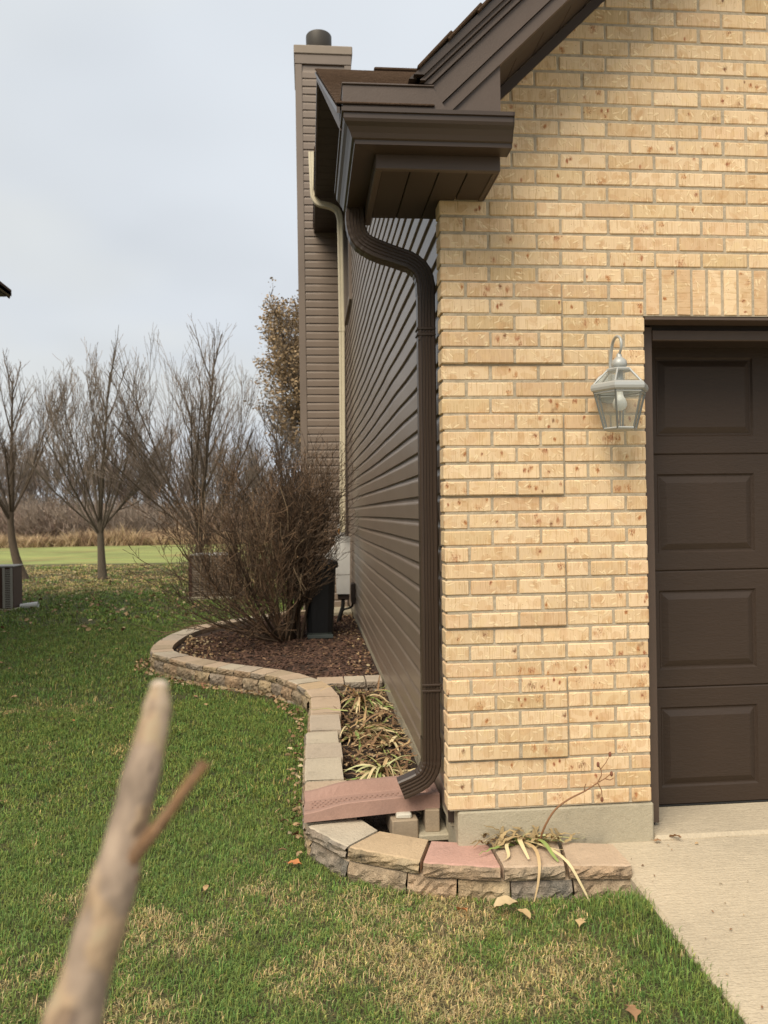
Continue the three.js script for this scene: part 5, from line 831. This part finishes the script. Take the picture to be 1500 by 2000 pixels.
{
  const bt = bark(0.12, 0.088, 0.06), btw = bark(0.3, 0.235, 0.18), bt2 = bark(0.15, 0.12, 0.085), btw2 = bark(0.33, 0.26, 0.195), grey = bark(0.22, 0.185, 0.15);
  const base = { levels: 4, segs: [9, 6, 4, 3], up: [0.42, 0.7, 0.5, 0.3], wob: [0.08, 0.1, 0.12, 0.14], taper: [0.85, 0.8, 0.7, 0.5], sides: [7, 4, 3, 3], kids: [11, 7, 3], from: [0.22, 0.18, 0.15], ang: [0.44, 0.44, 0.4], len: [0.5, 0.5, 0.62], rk: [0.46, 0.5, 0.65], min: 0.0046, short: 0.75, limb: 4.2, spread: 0.62, down: 0.5 };
  tree('bare_tree', 'bare young tree with a dark bent trunk at the left edge of the lawn', [-8.43, groundY(-8.4, -20.3), -20.3], 301, 1.95, 0.125, [-0.22, -0.16], { ...base, limb: 4.0, spread: 0.55, down: 0.3, env: [3.7, 1.45, 2.5] }, 10, bt, btw);
  tree('bare_tree', 'bare young tree with a straight trunk standing in the leaf strewn strip', [-6.14, groundY(-6.1, -19.6), -19.6], 317, 1.75, 0.115, [0.0, -0.06], { ...base, limb: 4.3, spread: 0.72, down: 0.6, env: [3.9, 1.65, 2.75] }, 14, bt2, btw2);
  tree('bare_tree', 'wide bare tree rising directly behind the brown shrub', [-3.6, groundY(-3.6, -19.4), -19.4], 333, 1.3, 0.135, [0.0, 0.1], { ...base, limb: 5.0, spread: 0.75, down: 0.5, env: [4.0, 2.0, 2.95] }, 17, bt, btw);
  tree('bare_tree', 'tall tree holding dry tan leaves behind the chimney', [-0.1, groundY(-0.1, -27), -27], 352, 2.2, 0.2, [0.0, 0.1], { ...base, env: [5.6, 2.3, 6.2], limb: 8, spread: 0.3, kids: [14, 9, 5], len: [0.3, 0.5, 0.5], ang: [0.6, 0.6, 0.6], up: [0.3, 0.4, 0.3, 0.2], wob: [0.1, 0.2, 0.25, 0.3], leaf: 0.75, down: 1.6 }, 22, bt, btw2, null, 0.9);
  tree('bare_tree', 'dark tangled bare tree between the wide tree and the chimney', [-1.7, groundY(-1.7, -24), -24], 371, 1.4, 0.14, [0.1, 0.0], { ...base, env: [3.2, 2.0, 2.4], limb: 3.8, spread: 0.75, wob: [0.35, 0.5, 0.5, 0.5] }, 11, bark(0.11, 0.09, 0.075), bark(0.17, 0.14, 0.12));
  // woodland edge beyond the field
  const wood = 'bare trees of the woodland edge', far = { ...base, levels: 4, segs: [6, 5, 4, 2], sides: [5, 4, 3, 3], kids: [7, 5, 4], min: 0.016, limb: 5.4, spread: 0.5, down: 1 };
  const protos = [tree('woodland_tree', 'distant bare tree in the hazy brown woodland edge beyond the field', [-24, -0.62, -62], 401, 2.6, 0.17, [0.2, 0.3], far, 9, grey, bark(0.26, 0.21, 0.17), wood), tree('woodland_tree', 'distant bare tree in the hazy brown woodland edge beyond the field', [-15, -0.62, -66], 417, 2.0, 0.15, [-0.2, 0.2], { ...far, spread: 0.66 }, 11, bark(0.15, 0.12, 0.1), bark(0.26, 0.195, 0.155), wood), tree('woodland_tree', 'distant bare tree in the hazy brown woodland edge beyond the field', [-31, -0.62, -70], 433, 3.4, 0.16, [0.1, -0.2], { ...far, limb: 5, spread: 0.4 }, 8, grey, bark(0.28, 0.225, 0.19), wood)];
  const R = rng(60);
  for (let i = 0; i < 17; i++) { const p = protos[i % 3], c = p.clone(); c.name = numbered('woodland_tree'); scene.add(c); const z = -58 - R() * 34, x = lerp(-0.56 + z * 0.4, -0.56 + z * 0.02, (i + R()) / 17); c.position.set(x, -0.62, z); c.rotation.y = R() * 6.28; const s = 0.6 + R() * 0.45; c.scale.set(s, s, s); }
  // tall dry grass and brush: masses nobody could count
  const clump = (n, h, w, seed, sp) => { const Q = rng(seed), m = new MB(); for (let i = 0; i < n; i++) { const a = Q() * 6.28, l = h * (0.2 + 0.35 * Q()) * sp, x = (Q() - 0.5) * 0.5 * sp * 2, z = (Q() - 0.5) * 0.4, hh = h * (0.6 + 0.5 * Q()), b = Q() * 6.28, px = Math.cos(b) * w, pz = Math.sin(b) * w; m.quad([x - px, -0.05, z - pz], [x + px, -0.05, z + pz], [x + Math.cos(a) * l * 0.4 + px * 0.8, hh * 0.6, z + Math.sin(a) * l * 0.4 + pz * 0.8], [x + Math.cos(a) * l * 0.4 - px * 0.8, hh * 0.6, z + Math.sin(a) * l * 0.4 - pz * 0.8]); m.tri([x + Math.cos(a) * l * 0.4 - px * 0.8, hh * 0.6, z + Math.sin(a) * l * 0.4 - pz * 0.8], [x + Math.cos(a) * l * 0.4 + px * 0.8, hh * 0.6, z + Math.sin(a) * l * 0.4 + pz * 0.8], [x + Math.cos(a) * l, hh, z + Math.sin(a) * l]); } return m.geo(); };
  const ms = [], cs = []; for (let i = 0; i < 2600; i++) { const z = -47 - R() * R() * 12, x = lerp(-30, 3, R()), hN = 0.45 + 0.75 * fbm(x * 0.25, z * 0.3 + 5, 3); ms.push(new THREE.Matrix4().compose(new THREE.Vector3(x, -0.62, z), new THREE.Quaternion().setFromEuler(new THREE.Euler(0, R() * 6.28, 0)), new THREE.Vector3(1, hN * hN * 0.85 * (0.4 + R() * 0.7), 1))); const j = 0.65 + R() * 0.6; cs.push(R() < 0.7 ? lin(0.52 * j, 0.38 * j, 0.23 * j) : lin(0.28 * j, 0.18 * j, 0.11 * j)); }
  stuff('tall_dry_grass', clump(26, 1.5, 0.022, 71, 1), std(0xffffff, { side: THREE.DoubleSide, roughness: 0.9 }), ms, cs, scene, 'band of tall tan dry grass at the far side of the field');
  const bush = (() => { const Q = rng(81), m = new MB(); for (let i = 0; i < 42; i++) { const a = Q() * 6.28, th = Q() * 0.8, L = 1.8 + Q() * 1.6; let p = [(Q() - 0.5) * 0.6, 0, (Q() - 0.5) * 0.6], pts = [p], v = [Math.sin(th) * Math.cos(a), Math.cos(th), Math.sin(th) * Math.sin(a)]; for (let k = 0; k < 3; k++) { v = v.map((x) => x + (Q() - 0.5) * 0.5); p = p.map((x, q) => x + v[q] * L / 3); pts.push(p); } tubeInto(m, pts, [0.022, 0.018, 0.014, 0.01], 3); for (let k = 1; k < 4; k++) for (let j = 0; j < 3; j++) { const s = pts[k], e = s.map((x, q) => x + (q === 1 ? 0.15 + Q() * 0.6 : (Q() - 0.5) * 0.9)); tubeInto(m, [s, e], [0.012, 0.007], 3); } } return m.geo(); })();
  const bs = [], bc = []; for (let i = 0; i < 1500; i++) { const z = -53 - R() * 30, x = lerp(-42, 4, R()), s = 0.45 + R() * 0.5; bs.push(new THREE.Matrix4().compose(new THREE.Vector3(x, -0.62, z), new THREE.Quaternion().setFromEuler(new THREE.Euler(0, R() * 6.28, 0)), new THREE.Vector3(s * 1.3, s * (0.8 + 0.5 * fbm(x * 0.12, 3, 2)), s * 1.3))); const j = 0.7 + R() * 0.5; bc.push(R() < 0.55 ? lin(0.26 * j, 0.2 * j, 0.15 * j) : R() < 0.5 ? lin(0.3 * j, 0.21 * j, 0.165 * j) : lin(0.22 * j, 0.19 * j, 0.155 * j)); }
  stuff('brush', bush, std(0xffffff, { roughness: 0.95 }), bs, bc, scene, 'mass of brown leafless brush along the woodland edge');
}

// ------------------------------------------------------------------ the stick held up in front of the lens
{
  const o = thing('stick', 'thick bare stick with a short side twig held up close to the camera', 'stick');
  const stickTex = (fu, fv) => tex(256, 1024, (u, v) => { const a = fbm(u * fu, v * fv, 5, 0, 4), b = fbm(u * fu * 4, v * fv * 3, 4, 0, 9), p = sstep(0.52, 0.62, fbm(u * fu * 0.9 + 5, v * fv * 1.1, 4, 0, 25)), q = sstep(0.58, 0.68, fbm(u * fu * 1.3 + 9, v * fv * 0.9 + 3, 4, 0, 37)), n = 0.6 + 0.6 * (a - 0.2) + 0.5 * (b - 0.5); return [n * lerp(1, 1.3, p) * lerp(1, 0.62, q), n * lerp(0.98, 1.2, p) * lerp(1, 0.6, q), n * lerp(0.97, 1.02, p) * lerp(1, 0.62, q)]; });
  const T_stick = stickTex(4, 9);
  const M = std(lin(0.36, 0.275, 0.2), { map: rep(T_stick, 22, 3.2), bumpMap: rep(T_stick, 22, 3.2), bumpScale: 0.004, roughness: 0.9 }), M2 = std(lin(0.31, 0.185, 0.1), { map: rep(T_stick, 40, 6), bumpMap: rep(T_stick, 40, 6), bumpScale: 0.002, roughness: 0.88 });
  const c = curve([[-0.6506, 1.1018, 2.7184], [-0.6508, 1.093, 2.7236], [-0.6512, 1.0845, 2.729], [-0.6593, 1.0389, 2.7577], [-0.669, 0.9912, 2.7869], [-0.6841, 0.9336, 2.8155], [-0.6976, 0.8852, 2.8443]], 60);
  const rr = c.map((_, i) => { const t = i / 60; return (t < 0.06 ? 0.005 + t * 0.02 : t < 0.15 ? lerp(0.0062, 0.0088, (t - 0.06) / 0.09) : t < 0.3 ? lerp(0.0088, 0.0096, (t - 0.15) / 0.15) : lerp(0.0096, 0.0176, (t - 0.3) / 0.7)) * (1 + 0.05 * Math.sin(t * 31) + 0.03 * Math.sin(t * 71)); });
  part('branch', tube(c, rr, 18), M, o);
  const tip = part('broken_end', new THREE.IcosahedronGeometry(0.0062, 2), std(lin(0.5, 0.4, 0.31), { roughness: 0.9 }), o); tip.position.set(-0.6507, 1.1018, 2.7182); tip.scale.set(1, 0.7, 1);
  part('side_twig', tube(curve([[-0.6735, 0.986, 2.775], [-0.6632, 1.0025, 2.781], [-0.6372, 1.0348, 2.7848], [-0.6225, 1.0545, 2.783], [-0.6127, 1.067, 2.7821]], 24), [...Array(25)].map((_, i) => (i < 5 ? lerp(0.0085, 0.0052, i / 5) : lerp(0.0052, 0.0036, Math.min(1, (i - 5) / 9))) * (i > 22 ? 1.15 : 1)), 12), M2, o);
  const kn = part('knot', new THREE.IcosahedronGeometry(0.0062, 2), M2, o); kn.position.set(-0.6592, 0.9995, 2.7835); kn.scale.set(1.3, 0.7, 1);
}

// ------------------------------------------------------------------ render
const renderer = new THREE.WebGLRenderer({ antialias: true });
renderer.toneMapping = THREE.LinearToneMapping;
renderer.toneMappingExposure = EXPOSURE;
renderer.shadowMap.enabled = true;
renderer.setSize(768, 1024);
renderer.render(scene, camera);
